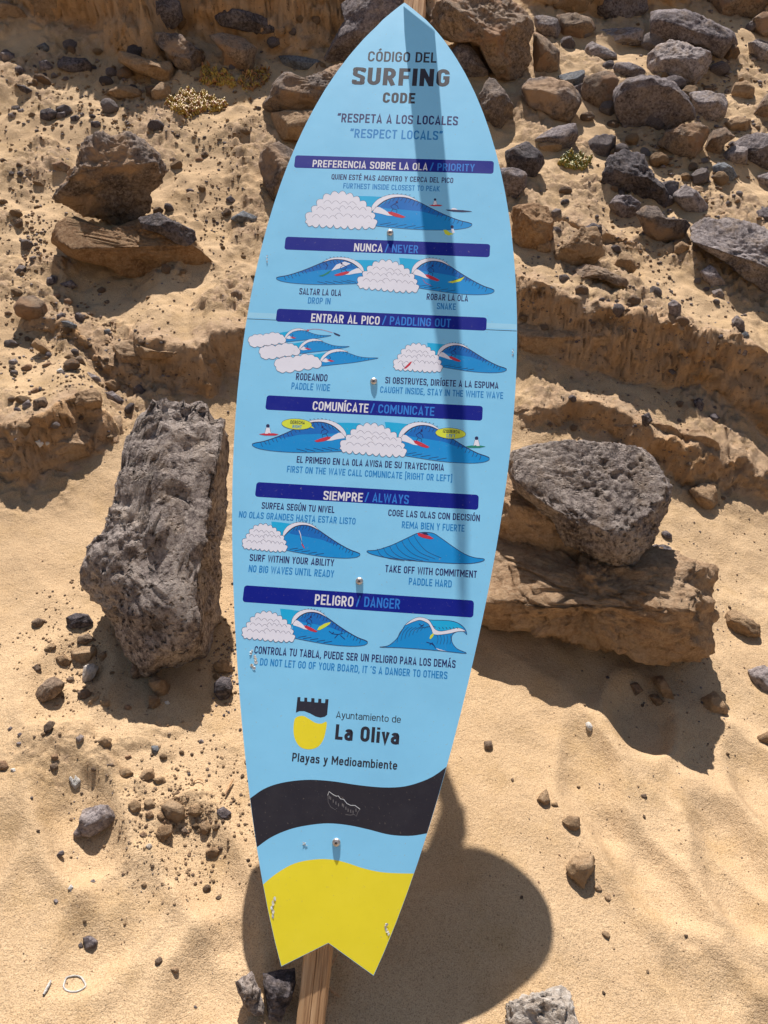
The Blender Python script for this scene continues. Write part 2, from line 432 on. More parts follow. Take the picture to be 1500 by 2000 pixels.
def build_ground():
    ny, nx = 1060, 680
    k = np.linspace(0, 1, ny - 60)
    Yd = 0.74 * (6.6 / 0.74) ** k
    Yn = np.concatenate([-np.geomspace(60, 0.05, 25), np.linspace(0.0, 0.70, 10), Yd, np.geomspace(6.75, 80, 25)])
    ti = np.linspace(-1, 1, nx - 40)
    to = np.geomspace(1.05, 60, 20)
    T = np.concatenate([-to[::-1], ti, to])
    Y, TT = np.meshgrid(Yn, T, indexing='ij')
    X = TT * (0.36 + 0.56 * np.clip(Y, 0.3, 7))
    Z = base_z(X, Y)
    x, y = X.ravel(), Y.ravel()
    z = Z.ravel().copy()
    face = np.zeros_like(z); rocky = np.zeros_like(z)
    dyv = np.zeros_like(z)
    P0 = np.stack([x, y, z * 0], 1)
    wob = fbm(P0 * 7, 5, 3)
    wob2 = fbm(P0 * 28, 3, 9)
    for li, (pl, h, fade, w, ov, ef, ed) in enumerate(LEDGES):
        pl = np.array(pl, float)
        W = hit_base(pl[:, 0], pl[:, 1])[:, :2]
        best = np.full(len(x), 1e9); sd = np.zeros(len(x)); par = np.zeros(len(x))
        L = np.concatenate([[0], np.cumsum(np.linalg.norm(np.diff(W, axis=0), axis=1))])
        sel = (y > W[:, 1].min() - 0.6) & (y < W[:, 1].max() + 3 * fade) & (x > W[:, 0].min() - 1) & (x < W[:, 0].max() + 1)
        xs, ys = x[sel], y[sel]
        b_ = np.full(len(xs), 1e9); s_ = np.zeros(len(xs)); p_ = np.zeros(len(xs))
        for i in range(len(W) - 1):
            a, c = W[i], W[i + 1]
            v = c - a; l = np.linalg.norm(v); v /= l
            rx, ry = xs - a[0], ys - a[1]
            t = np.clip(rx * v[0] + ry * v[1], 0, l)
            dx, dy = rx - t * v[0], ry - t * v[1]
            d = np.hypot(dx, dy)
            side = np.sign(v[0] * ry - v[1] * rx)
            m_ = d < b_
            b_ = np.where(m_, d, b_); s_ = np.where(m_, side, s_); p_ = np.where(m_, L[i] + t, p_)
        sd = b_ * s_ + wob[sel] * min(0.14, 0.05 + h * 0.12) + wob2[sel] * 0.007
        ch_ = W[-1] - W[0]; chL = np.linalg.norm(ch_); ch_ = ch_ / chL
        p_ = (xs - W[0, 0]) * ch_[0] + (ys - W[0, 1]) * ch_[1]
        end = sstep(0.0, 0.16, p_) * sstep(0.0, 0.16, chL - p_)
        # flank distance beyond the ends must not raise a wall
        S = sstep(0, w, sd)
        hh = h * end * (1 + 0.25 * wob[sel])
        add = hh * S * np.exp(-(np.maximum(sd, 0) / fade) ** 1.6)
        z[sel] += add
        fmask = S * (1 - sstep(w * 0.75, w * 1.15, sd)) * end
        fm2 = sstep(-0.004, w * 0.1, sd) * (1 - sstep(w * 0.85, w * 1.2, sd)) * (end > 0.3)
        face[sel] = np.maximum(face[sel], np.maximum(fmask, fm2))
        rocky[sel] = np.maximum(rocky[sel], end * np.exp(-((sd - 0.05) / 0.10) ** 2) * 0.75)
        nearf = sstep(-0.3 * w, 0.3 * w, sd) * np.exp(-(np.maximum(sd - w, 0) / (0.9 * w)) ** 2) * end
        P3 = np.stack([xs * ef * .8, ys * ef * .5, (z[sel] + add) * ef * 1.9], 1)
        er = fbm(P3, 4, 200 + li * 7, 0.55)
        er2 = 1 - 2 * np.abs(fbm(P3 * 0.6 + 9, 3, 300 + li * 7))
        dyv[sel] += -ov * S * np.exp(-np.maximum(sd - w, 0) / max(0.05, w)) * end + nearf * (er * 1.1 - er2 * 0.5) * ed
        z[sel] += nearf * S * fbm(P3 * 1.7 + 4, 3, 400 + li) * ed * 0.45
    # undulation of the sand
    smooth = sstep(3.2, 1.4, y)
    z += 0.030 * fbm(P0 * np.array([1.6, 1.6, 1]) + 4, 3, 21) * (0.5 + 0.5 * smooth)
    rot = np.stack([x * 0.82 + y * 0.57, (-x * 0.57 + y * 0.82) * 0.38, x * 0], 1)
    rp = perlin(rot * 7.5 + 2 * perlin(P0 * 2, 5)[:, None] * 0.25, 31)
    rdg = 1 - 2 * np.abs(perlin(np.stack([x * 0.83 + y * 0.56, (-x * 0.56 + y * 0.83) * 0.30, x * 0], 1) * 5.2 + 0.5 * perlin(P0 * 2.4, 5)[:, None], 33))
    z += (0.014 * rp + 0.020 * rdg) * smooth * sstep(-0.02, 0.40, x)
    z += 0.010 * (1 - 2 * np.abs(perlin(np.stack([(x * 0.8 - y * 0.6) * 1.2, (x * 0.6 + y * 0.8) * 5, x * 0], 1), 35))) * smooth * sstep(0.1, -0.4, x)
    z += 0.006 * fbm(P0 * 11, 3, 41)
    calm = 1 - np.exp(-(((x - 0.10) / 0.50) ** 2 + ((y - 1.25) / 0.30) ** 2) ** 2)
    zb = base_z(x, y)
    near_ = y < 1.75
    z = np.where(near_, zb + (z - zb) * (0.34 + 0.66 * calm), z)
    # dips dug to shape the edge of the sign's shadow
    z -= 0.014 * np.exp(-(((x - 0.37) / 0.08) ** 2 + ((y - 1.08) / 0.09) ** 2))
    z -= 0.042 * np.exp(-(((x - 0.10) / 0.09) ** 2 + ((y - 1.33) / 0.08) ** 2))
    # soft footprints and dips
    frs = np.random.default_rng(77)
    for (fx, fy) in ((0.62, 1.06), (0.48, 1.50), (0.75, 1.34), (0.98, 1.15), (0.55, 1.30), (0.90, 1.55), (0.70, 0.95), (-0.50, 1.10), (-0.35, 1.22), (-0.62, 1.30), (-0.80, 1.18), (-0.30, 1.02), (1.05, 1.40), (-0.75, 1.62), (0.66, 1.72)):
        a_ = frs.uniform(-.6, .9); ca, sa = math.cos(a_), math.sin(a_)
        u = ((x - fx) * ca + (y - fy) * sa) / frs.uniform(.05, .075); v = (-(x - fx) * sa + (y - fy) * ca) / frs.uniform(.10, .15)
        rr = np.sqrt(u * u + v * v) + 0.25 * wob
        z += 1.5 * frs.uniform(.6, 1.1) * (-0.020 * np.exp(-rr ** 4) + 0.009 * np.exp(-((rr - 1.35) / .35) ** 2))
    # crumbly ground higher up the bank
    lum = fbm(np.stack([x * 2.6, y * 2.6, z * 2.6], 1), 4, 141, 0.55)
    hill = sstep(1.9, 2.9, y)
    z += hill * 0.066 * lum + hill * 0.036 * (0.5 - np.abs(fbm(np.stack([x * 3.1 + y, y * 1.8, x * 0], 1), 3, 151)))
    rgh = sstep(1.9, 2.7, y + 0.35 * fbm(P0 * 2.2, 3, 51)) 
    rgh = rgh * sstep(-0.04, 0.30, fbm(P0 * 3.1, 4, 61) + 0.12 * sstep(2.4, 3.5, y))
    leftc = np.exp(-(((x + 0.55) / 0.22) ** 2 + ((y - 1.42) / 0.10) ** 2))
    rgh = np.maximum(rgh, 0.8 * leftc * sstep(-0.2, 0.2, fbm(P0 * 6, 3, 71)))
    cl = 1 - 2 * np.abs(fbm(P0 * 17, 4, 81))
    z += rgh * (0.024 * sstep(0.2, 1.0, cl) + 0.007 * fbm(P0 * 45, 3, 91))
    bil = np.abs(fbm(P0 * 34, 3, 101))
    wl = worley(np.stack([x * 19, y * 19, z * 19], 1) + 0.35 * wob2[:, None], 7)
    z += rgh * (0.012 * sstep(0.75, 0.15, wl) + 0.006 * sstep(0.02, 0.35, bil))
    rocky = np.maximum(rocky, rgh * 0.5)
    # face erosion
    fe = fbm(np.stack([x * 30, y * 12, z * 34], 1), 4, 111)
    dyv += face * fe * 0.016
    y2 = y + dyv
    V = np.stack([x, y2, z], 1)
    ny_, nx_ = X.shape
    idx = np.arange(ny_ * nx_).reshape(ny_, nx_)
    F = np.stack([idx[:-1, :-1].ravel(), idx[:-1, 1:].ravel(), idx[1:, 1:].ravel(), idx[1:, :-1].ravel()], 1)
    me = mesh_np('ground', V, F, M['ground'], True)
    for nm, arr in (('rocky', rocky), ('face', face)):
        at = me.attributes.new(nm, 'FLOAT', 'POINT')
        at.data.foreach_set('value', arr.astype(np.float32))
    o = link('ground', me)
    tag(o, 'pale tan beach sand rising into a crumbling sandstone bank', kind='structure')
    # coarse copy for ray casts
    ri = np.unique(np.concatenate([np.arange(0, ny_, 3), [ny_ - 1]])); ci = np.unique(np.concatenate([np.arange(0, nx_, 3), [nx_ - 1]]))
    sub = idx[np.ix_(ri, ci)]
    Vs = V[sub.ravel()]
    ii = np.arange(len(ri) * len(ci)).reshape(len(ri), len(ci))
    Fs = np.stack([ii[:-1, :-1].ravel(), ii[:-1, 1:].ravel(), ii[1:, 1:].ravel(), ii[1:, :-1].ravel()], 1)
    return BVHTree.FromPolygons(Vs.tolist(), Fs.tolist())
BVH = build_ground()
print('ground', time.time() - T0)
def hit(px, py):
    d = Vector(ray(px, py))
    l, n, i, t = BVH.ray_cast(Vector(CAM), d.normalized())
    if l is None: return None
    dep = t / d.length
    return np.array(l), np.array(n), dep

# ------------------------------------------------------------------ rocks
_ico = {}
def ico(sub):
    if sub in _ico: return _ico[sub]
    import bmesh
    bm = bmesh.new()
    bmesh.ops.create_icosphere(bm, subdivisions=sub, radius=1)
    V = np.array([v.co[:] for v in bm.verts]); F = np.array([[v.index for v in f.verts] for f in bm.faces])
    bm.free()
    V /= np.linalg.norm(V, axis=1)[:, None]
    _ico[sub] = (V, F)
    return _ico[sub]

def facet(P, rng, n, lo, hi, front=None, soft=0.0):
    for k in range(n):
        v = rng.normal(size=3); v /= np.linalg.norm(v)
        if front is not None and rng.random() < 0.6:
            v = v - front * 0.9; v /= np.linalg.norm(v)
        s = P @ v
        d = s.max() * rng.uniform(lo, hi)
        ex = np.maximum(s - d, 0)
        P = P - np.outer(ex * (1 - soft), v)
    return P

def roughen(P, R0, seed, rough, pits=0.0, cr=None):
    Q = P / R0
    L = np.linalg.norm(P, axis=1)[:, None] + 1e-9
    D = P / L
    h = rough * (0.10 * fbm(Q * 1.6, 3, seed) + 0.05 * fbm(Q * 4.5, 4, seed + 5, 0.6) - 0.035 * np.abs(fbm(Q * 7, 3, seed + 8)) )
    if len(P) > 2000:
        cr_ = worley(Q * 1.9 + seed, seed); cr2 = worley(Q * 4.6 + seed, seed + 1)
        h = h + rough * (0.075 * (cr_ - 0.55) + 0.03 * (cr2 - 0.5))
    if len(P) > 2000: h = h + rough * (0.040 * fbm(Q * 11, 4, seed + 40, 0.66) - 0.030 * np.abs(fbm(Q * 16, 3, seed + 44, 0.6)))
    P = P + D * (h * R0)[:, None]
    if pits > 0:
        msk = sstep(-0.25, 0.3, fbm(P * 9, 3, seed + 11))
        wp = P + 0.006 * np.stack([perlin(P * 70 + 9 * k, seed + k) for k in range(3)], 1)
        w1 = worley(wp * 52, seed)
        w2 = worley(wp * np.array([20, 20, 27]) + 5, seed + 3)
        big_ = fbm(P * 14, 2, seed + 60)
        dep = sstep(0.30 + 0.25 * big_, 0.05 + 0.1 * big_, w1) * 0.008 * msk + 0.010 * np.abs(fbm(P * 26, 3, seed + 70, .6)) + sstep(0.30, 0.08, w2) * 0.016 * sstep(0.0, 0.4, fbm(P * 5 + 9, 2, seed + 20)) + 0.006 * np.abs(fbm(P * 60, 2, seed + 30))
        P = P - D * (dep * pits)[:, None]
    return P

def outline_rock(poly, seed, T=None, k=0.12, kind='dark', planes=(), nf=7, rough=1.0, pits=0.0, foot=None, dz=0.0, sub=None, lo=0.74, hi=0.95, power=0.72, jag=0.0, smooth=True, name='rock', back=1.0):
    rng = np.random.default_rng(seed)
    poly = np.array(poly, float)
    if foot is None:
        j = poly[:, 1].argsort()[-3:]
        foot = poly[j].mean(0) - np.array([0, 2])
    hb = hit(float(foot[0]), float(foot[1]))
    if hb is None: hb = (None, None, 6.0)
    dep = hb[2]
    cpx = (poly.min(0) + poly.max(0)) / 2
    A = poly - cpx
    wpx, hpx = np.ptp(poly[:, 0]), np.ptp(poly[:, 1])
    if T is None: T = 0.42 * math.sqrt(wpx * hpx) * dep / FPX * 0.95
    depc = dep + k * T + dz
    C = CAM + ray(*cpx) * depc
    wv = ray(*cpx); wv = wv / np.linalg.norm(wv)
    ex = np.cross(wv, [0, 0, 1]); ex /= np.linalg.norm(ex)
    ey = np.cross(ex, wv)
    # outline on the plane through C facing the viewer
    D = ray(poly[:, 0], poly[:, 1])
    t = ((C - CAM) @ wv) / (D @ wv)
    Pw = CAM + D * t[:, None] - C
    o2 = np.stack([Pw @ ex, Pw @ ey], 1)
    th = np.linspace(-math.pi, math.pi, 361)
    Rr = np.zeros(361)
    for i, a in enumerate(th):
        dv = np.array([math.cos(a), math.sin(a)]); best = 0
        for q in range(len(o2)):
            p, r = o2[q], o2[(q + 1) % len(o2)]
            e = r - p
            den = dv[0] * e[1] - dv[1] * e[0]
            if abs(den) < 1e-12: continue
            tt = (p[0] * e[1] - p[1] * e[0]) / den
            uu = (p[0] * dv[1] - p[1] * dv[0]) / den
            if tt > 0 and -1e-6 <= uu <= 1 + 1e-6: best = max(best, tt)
        Rr[i] = best if best > 0 else 0.01
    size_px = max(wpx, hpx)
    if sub is None: sub = 6 if size_px > 190 else (5 if size_px > 95 else (4 if size_px > 26 else 3))
    S, F = ico(sub)
    s2 = np.hypot(S[:, 0], S[:, 1])
    ang = np.arctan2(S[:, 1], S[:, 0])
    rad = np.interp(ang, th, Rr)
    rr = s2 ** power
    zz = np.sign(S[:, 2]) * np.abs(S[:, 2]) ** 0.85
    zz = np.where(zz < 0, zz * back, zz)
    L = np.stack([np.cos(ang) * rad * rr, np.sin(ang) * rad * rr, zz * T], 1)
    if not planes and size_px > 40:
        planes = [((rng.uniform(-.35, .35), .78, .60), rng.uniform(.66, .8)), ((rng.uniform(-.4, .4), -.55, .84), rng.uniform(.68, .82))]
        if rng.random() < .5: planes.append(((rng.choice([-.9, .9]), rng.uniform(-.2, .3), .5), rng.uniform(.72, .85)))
    for v, f in planes:                         # local frame: x right, y up, z towards the viewer
        v = np.array(v, float); v /= np.linalg.norm(v)
        s = L @ v
        if isinstance(f, tuple):                # plane through a given point: px right, px up, share of T
            pu = depc / FPX
            d = v @ np.array([f[0] * pu, f[1] * pu, f[2] * T])
        else: d = s.max() * f
        L = L - np.outer(np.maximum(s - d, 0) * 0.97, v)
    L = facet(L, rng, nf, lo, hi, np.array([0, 0, -1.0]))
    R0 = float(np.sqrt(np.ptp(L[:, 0]) * np.ptp(L[:, 1]))) / 2
    L = roughen(L, R0, seed, rough, pits)
    if jag:
        top = sstep(0.62, 0.95, L[:, 1] / L[:, 1].max())
        jn = fbm(L * 22, 4, seed + 80, .6)
        L = L + np.outer(top * jn * jag * 1.5, [0.3, 1, .4])
        L = L + np.outer(jag * .5 * fbm(L * 16, 4, seed + 85), [0.2, .1, 1])
    P = L[:, :1] * ex + L[:, 1:2] * ey - L[:, 2:3] * wv
    me = mesh_np(name, P, F, M[kind], smooth)
    o = link(name, me, None, C)
    return o

CR = {'A': (0, 0, .5), 'B': (900, 0, .4), 'C': (0, 600, .4), 'D': (900, 700, .4), 'E': (0, 1200, 1 / 3), 'F': (0, 1600, .36667),
      'G': (950, 1350, .36667), 'H': (0, 500, 1 / 3), 'I': (1000, 400, 1 / 3), 'J': (440, 0, .18667), 'K': (400, 1400, .5),
      'L': (0, 0, .3), 'Q': (830, 0, .28667), 'P': (0, 0, 1)}
def PX(c, flat):
    ox, oy, s = CR[c]
    a = np.array(flat, float).reshape(-1, 2)
    return a * s + np.array([ox, oy])

# --- the two large boulders beside the sign and their seats
BIG = [
 ('C', [740,410, 830,430, 870,450, 1000,450, 1030,500, 1090,530, 1125,600, 1140,700, 1138,1000, 1125,1320, 1085,1500, 1060,1640, 1035,1800, 880,1905, 820,1880, 690,1760, 610,1690, 578,1610, 570,1540, 480,1440, 415,1330, 412,1240, 440,1150, 520,1010, 560,900, 590,770, 612,640, 655,560, 675,500, 730,470],
  dict(kind='pitted', T=0.17, k=0.3, jag=0.035, planes=[((0.95, -0.16, 0.26), (90, 0, .62)), ((-0.12, 0.34, 0.93), (0, 0, .66)), ((-0.80, -0.2, 0.56), (-104, -60, .62)), ((0.15, -0.88, 0.42), (0, -212, .66))], nf=1, lo=0.93, hi=0.98, pits=1.6, power=0.5, rough=1.0, foot=(345, 1322)),
  'boulder', 'tall upright slab of pitted grey lava left of the board', 'boulder'),
 ('D', [930,1000, 965,985, 1005,1010, 1050,1045, 1110,1075, 1200,1070, 1290,1062, 1345,1078, 1380,1110, 1400,1165, 1424,1212, 1405,1258, 1370,1292, 1320,1300, 1250,1290, 1180,1266, 1110,1245, 1020,1230, 950,1216, 905,1170, 890,1080],
  dict(kind='bank', T=0.24, k=0.35, planes=[((-0.05, 0.68, 0.73), (0, -38, .72)), ((0.05, -0.60, 0.80), (0, -38, .72)), ((0.9, 0.1, 0.4), (190, 0, .4))], nf=2, lo=0.9, hi=0.98, power=0.5, rough=2.1, foot=(1200, 1345)),
  'sandstone_block', 'thick orange sandstone block under the big pitted boulder on the right', 'rock'),
 ('D', [235,500, 260,450, 350,420, 480,400, 620,385, 750,400, 860,430, 950,480, 1010,560, 1040,620, 1047,690, 1000,770, 970,830, 935,910, 890,970, 850,1015, 790,1032, 690,1000, 600,960, 520,910, 470,850, 440,790, 330,710, 260,640, 232,570],
  dict(kind='pitted', T=0.15, k=0.0, dz=0.075, planes=[((0.0, 0.42, 0.90), (0, 10, .74)), ((-0.50, -0.70, 0.50), (-70, -88, .50))], nf=1, lo=0.95, hi=0.99, pits=1.5, power=0.6, rough=0.8, foot=(1200, 1345)),
  'boulder', 'rounded dark pitted boulder resting on the orange block right of the board', 'boulder'),
]
# correction of a crop: the block outline is given in full pixels
BIG[1] = ('P', BIG[1][1], *BIG[1][2:])
sd = 100
for c, fl, kw, nm, lab, cat in BIG:
    sd += 7
    tag(outline_rock(PX(c, fl), sd, name=nm, **kw), lab, cat)
print('big', time.time() - T0)

# crop, outline, material, label, options
ROCKS = [
 ('P', [945,930, 985,925, 1030,945, 1090,1000, 1160,1060, 1120,1110, 1020,1100, 950,1060], 'bank', 'crumbly shoulder of sandstone wedged between the board and the pitted boulder', dict(T=.13, k=.1, rough=2, nf=3, lo=.88, power=.55, foot=(1050, 1200))),
 ('I', [30, 660, 160, 640, 300, 690, 380, 730, 380, 880, 400, 1040, 250, 1000, 120, 915, 30, 835], 'bank', 'left end of the long orange sandstone bank touching the board', dict(T=0.11, k=0.75, rough=1.7, nf=3, lo=.86, power=.5, planes=[((0, .72, .68), (0, 20, .75)), ((0, -.52, .85), (0, 20, .75))])),
 ('I', [370, 720, 480, 690, 560, 760, 650, 850, 770, 850, 770, 960, 745, 1065, 560, 1065, 400, 1035, 330, 950], 'bank', 'second block of the long orange bank from the board', dict(T=0.11, k=0.75, rough=1.7, nf=3, lo=.86, power=.5, planes=[((0, .72, .68), (0, 35, .75)), ((0, -.52, .85), (0, 35, .75))])),
 ('I', [745, 850, 860, 838, 1060, 868, 1045, 960, 970, 1060, 910, 1170, 780, 1125, 730, 1050], 'bank', 'middle block of the long orange bank below the sandy shelf', dict(T=0.11, k=0.75, rough=1.7, nf=3, lo=.86, power=.5, planes=[((0, .72, .68), (0, 30, .75)), ((0, -.52, .85), (0, 30, .75))])),
 ('I', [1045, 868, 1170, 930, 1250, 968, 1380, 1060, 1445, 1130, 1405, 1245, 1280, 1275, 1140, 1235, 1010, 1205, 950, 1090], 'bank', 'block of the long orange bank holding two black stones', dict(T=0.11, k=0.75, rough=1.7, nf=3, lo=.86, power=.5, planes=[((-0.2, .72, .68), (0, 40, .75)), ((0.2, -.52, .85), (0, 40, .75))])),
 ('I', [1415, 1078, 1560, 1130, 1620, 1420, 1480, 1425, 1400, 1335, 1375, 1225], 'bank', 'last block of the long orange bank at the right edge', dict(T=0.11, k=0.75, rough=1.7, nf=3, lo=.86, power=.5, planes=[((0, .72, .68), (0, 40, .75)), ((0, -.52, .85), (0, 40, .75))])),
 ('I', [565, 1275, 660, 1208, 760, 1228, 900, 1288, 1010, 1328, 1005, 1465, 850, 1445, 700, 1382], 'bank', 'left block of the lower sandstone step above the pitted boulder', dict(T=0.11, k=0.75, rough=1.7, nf=3, lo=.86, power=.5, planes=[((-0.15, .72, .68), (0, 20, .75)), ((0.15, -.52, .85), (0, 20, .75))])),
 ('I', [990, 1330, 1100, 1308, 1200, 1388, 1248, 1440, 1180, 1505, 1040, 1502], 'bank', 'right block of the lower sandstone step above the pitted boulder', dict(T=0.11, k=0.75, rough=1.7, nf=3, lo=.86, power=.5, planes=[((0, .72, .68), (0, 15, .75)), ((0, -.52, .85), (0, 15, .75))])),
 ('I', [0, 1185, 100, 1160, 230, 1230, 302, 1240, 282, 1302, 100, 1292, 0, 1290], 'bank', 'low tan bump touching the board above the pitted boulder', dict(T=0.07, k=0.75, rough=1.7, nf=3, lo=.86, power=.5, planes=[((0, .72, .68), (0, 8, .75)), ((0, -.52, .85), (0, 8, .75))])),
 ('I', [380, 1232, 500, 1220, 562, 1290, 542, 1352, 470, 1332, 400, 1292], 'bank', 'small tan bump left of the lower sandstone step', dict(T=0.06, k=0.75, rough=1.7, nf=3, lo=.86, power=.5, planes=[((0, .72, .68), (0, 8, .75)), ((0, -.52, .85), (0, 8, .75))])),
 ('C', [548, 185, 640, 168, 760, 180, 870, 228, 890, 300, 870, 405, 760, 412, 650, 342, 588, 280], 'bank', 'left half of the sandstone step between the lava slab and upper block', dict(T=0.11, k=0.75, rough=1.7, nf=3, lo=.86, power=.5, planes=[((0, .72, .68), (0, 22, .75)), ((0, -.52, .85), (0, 22, .75))])),
 ('C', [855, 240, 960, 230, 1062, 242, 1092, 330, 1062, 425, 1000, 465, 900, 442, 845, 360], 'bank', 'rounded right half of the sandstone step beside the board', dict(T=0.11, k=0.75, rough=1.7, nf=3, lo=.86, power=.5, planes=[((0, .72, .68), (0, 28, .75)), ((0, -.52, .85), (0, 28, .75))])),
 ('C', [1040, 168, 1190, 108, 1230, 150, 1210, 295, 1100, 295, 1055, 240], 'bank', 'sandstone piece half hidden by the board beside RODEANDO', dict(T=0.11, k=0.75, rough=1.7, nf=3, lo=.86, power=.5, planes=[((0, .72, .68), (0, 15, .75)), ((0, -.52, .85), (0, 15, .75))])),
 ('C', [-20, 640, 120, 602, 260, 558, 340, 560, 455, 650, 455, 722, 330, 792, 200, 872, 140, 882, 60, 832, -20, 762], 'bank', 'big crumbling sandstone bank at the left edge beside the lava slab', dict(T=0.14, k=0.75, rough=1.7, nf=3, lo=.86, power=.5, planes=[((0, .72, .68), (0, 22, .75)), ((0, -.52, .85), (0, 22, .75))])),
 ('C', [435, 560, 590, 528, 612, 600, 562, 705, 448, 742], 'bank', 'narrow sandstone buttress between the left bank and the lava slab', dict(T=0.11, k=0.75, rough=1.7, nf=3, lo=.86, power=.5, planes=[((0, .72, .68), (0, 15, .75)), ((0, -.52, .85), (0, 15, .75))])),
 ('L', [-40, 0, 60, 10, 160, 80, 225, 170, 185, 262, 60, 252, -40, 200], 'cliff', 'sunlit rounded earth knob at the top left corner', dict(T=0.2, k=0.75, rough=1.7, nf=3, lo=.86, power=.5, planes=[((0, .72, .68), (0, 25, .75)), ((0, -.52, .85), (0, 25, .75))])),
 ('L', [215, 60, 500, -80, 780, -60, 795, 150, 765, 290, 640, 335, 460, 302, 330, 252, 228, 172], 'cliff', 'broad shaded cliff face at top left', dict(T=0.25, k=0.75, rough=1.7, nf=3, lo=.86, power=.5, planes=[((0, .72, .68), (0, 90, .75)), ((0, -.52, .85), (0, 90, .75))])),
 ('L', [775, -50, 930, -50, 950, 100, 1010, 225, 900, 285, 790, 232], 'cliff', 'fluted shaded cliff buttress right of the broad one', dict(T=0.2, k=0.75, rough=1.7, nf=3, lo=.86, power=.5, planes=[((0, .72, .68), (0, 60, .75)), ((0, -.52, .85), (0, 60, .75))])),
 ('A', [700, -40, 830, -50, 900, 20, 860, 120, 770, 130, 715, 60], 'cliff', 'shaded earthy cliff piece above the brown grey-topped block', dict(T=0.2, k=0.75, rough=1.7, nf=3, lo=.86, power=.5, planes=[((0, .72, .68), (0, 30, .75)), ((0, -.52, .85), (0, 30, .75))])),
 ('A', [960, -50, 1300, -50, 1310, 60, 1250, 200, 1120, 200, 1100, 110, 980, 30], 'cliff', 'shaded cliff hollow left of the board tip', dict(T=0.2, k=0.75, rough=1.7, nf=3, lo=.86, power=.5, planes=[((0, .72, .68), (0, 40, .75)), ((0, -.52, .85), (0, 40, .75))])),
 # left pair
 ('A', [215,870, 240,820, 330,860, 430,900, 520,870, 600,840, 700,880, 760,930, 800,985, 870,1060, 880,1090, 800,1110, 640,1105, 500,1090, 430,1050, 280,1010, 210,950], 'orange', 'long orange sandstone block under the knobbly dark boulder at upper left', dict(T=.19, k=.2, planes=[((0, .68, .73), (0, 0, .7)), ((0.05, -.58, .82), (0, 0, .7))], power=.55, nf=3, lo=.88)),
 ('A', [390,520, 500,515, 560,555, 620,590, 650,650, 640,710, 600,760, 592,830, 540,850, 490,892, 440,890, 330,850, 250,812, 203,772, 215,740, 260,700, 290,640, 320,580], 'mixed', 'knobbly dark boulder perched on orange sandstone at upper left', dict(T=.17, k=.0, foot=(190, 540), dz=.06, pits=.8, rough=1.7, nf=3, planes=[((0, .62, .78), (0, 25, .8)), ((0.1, -.66, .75), (0, 25, .8))], lo=.88)),
 ('A', [540,850, 620,832, 700,868, 760,900, 772,950, 740,976, 690,955, 620,912, 555,895], 'black', 'flat black stone lying on top of the orange block at upper left', dict(T=.07, foot=(330, 548), k=-.1, dz=.04)),
 # upper left stones
 ('L', [1000,270, 1020,215, 1150,215, 1250,290, 1350,370, 1340,450, 1250,500, 1170,522, 1140,440, 1060,330], 'mixed', 'brown boulder with grey top below the shaded cliff at upper left', dict(rough=1.4)),
 ('A', [810,140, 870,125, 960,150, 1000,190, 990,270, 940,300, 870,280, 868,200], 'brown', 'brown block with a pale grey top above the yellow plants', dict(rough=1.3)),
 ('A', [832,60, 870,25, 970,40, 1110,100, 1122,128, 1000,136, 860,102], 'black', 'long flat black slab stuck in the shaded cliff', dict(T=.12)),
 ('P', [538,106, 580,109, 632,118, 626,136, 590,140, 556,132], 'blue', 'flat blue-grey slab in shade left of the board tip', {}),
 ('A', [550,0, 620,-20, 700,0, 715,60, 720,110, 660,120, 580,90, 548,50], 'dark', 'dark block hanging at the foot of the cliff at top left', {}),
 ('L', [780,330, 900,365, 1040,405, 1100,395, 1160,490, 1130,560, 1050,535, 880,470, 770,400], 'tan', 'tan sandstone ledge piece running down from the cliff at upper left', dict(T=.16, rough=1.2)),
 ('L', [980,580, 1050,530, 1112,555, 1112,640, 1050,682, 990,640], 'tan', 'rounded tan lump just left of the yellow plants', {}),
 ('L', [690,600, 760,560, 850,556, 930,590, 962,640, 880,652, 760,642], 'tan', 'low tan mound in front of the ledge at upper left', {}),
 ('L', [370,395, 410,365, 480,375, 560,378, 602,420, 592,500, 545,475, 440,477, 380,450], 'black', 'largest black stone on the bank at far upper left', dict(nf=5)),
 ('L', [235,300, 290,275, 330,310, 320,345, 260,332], 'blue', 'small blue-grey stone at the foot of the cliff at far upper left', {}),
 ('L', [250,400, 300,388, 350,430, 322,480, 262,460], 'dark', 'dark stone left of the largest black stone on the upper bank', {}),
 ('L', [90,440, 130,425, 176,465, 132,502], 'dark', 'dark egg-shaped stone at far left of the upper bank', {}),
 ('L', [108,550, 160,555, 230,600, 180,616, 130,590], 'black', 'thin black stone lying flat on the upper left bank', {}),
 ('L', [215,512, 280,495, 292,530, 240,542], 'black', 'small black stone between the flat one and the largest one on the upper bank', {}),
 ('L', [0,340, 60,340, 100,370, 95,405, 30,410, -10,390], 'dark', 'dark cluster stone at the left edge high on the bank', {}),
 ('L', [260,720, 320,700, 370,725, 375,780, 300,800, 262,770], 'black', 'black stone in a rubble patch above the knobbly boulder', {}),
 ('L', [370,735, 420,725, 445,760, 400,785, 365,770], 'dark', 'dark stone right of the black one in the rubble patch', {}),
 ('L', [455,760, 500,745, 530,780, 500,800, 460,790], 'black', 'small black stone at the right end of the rubble patch', {}),
 ('L', [590,790, 640,785, 665,820, 620,840, 590,825], 'black', 'black stone above the top of the knobbly boulder', {}),
 ('L', [45,740, 90,730, 110,765, 70,780], 'grey', 'grey stone at left in the rubble above the knobbly boulder', {}),
 ('L', [110,715, 150,705, 170,735, 130,750], 'grey', 'small grey stone beside the rubble patch at far left', {}),
 ('A', [200,640, 240,625, 275,650, 270,680, 215,675], 'brown', 'brown lump left of the knobbly boulder', {}),
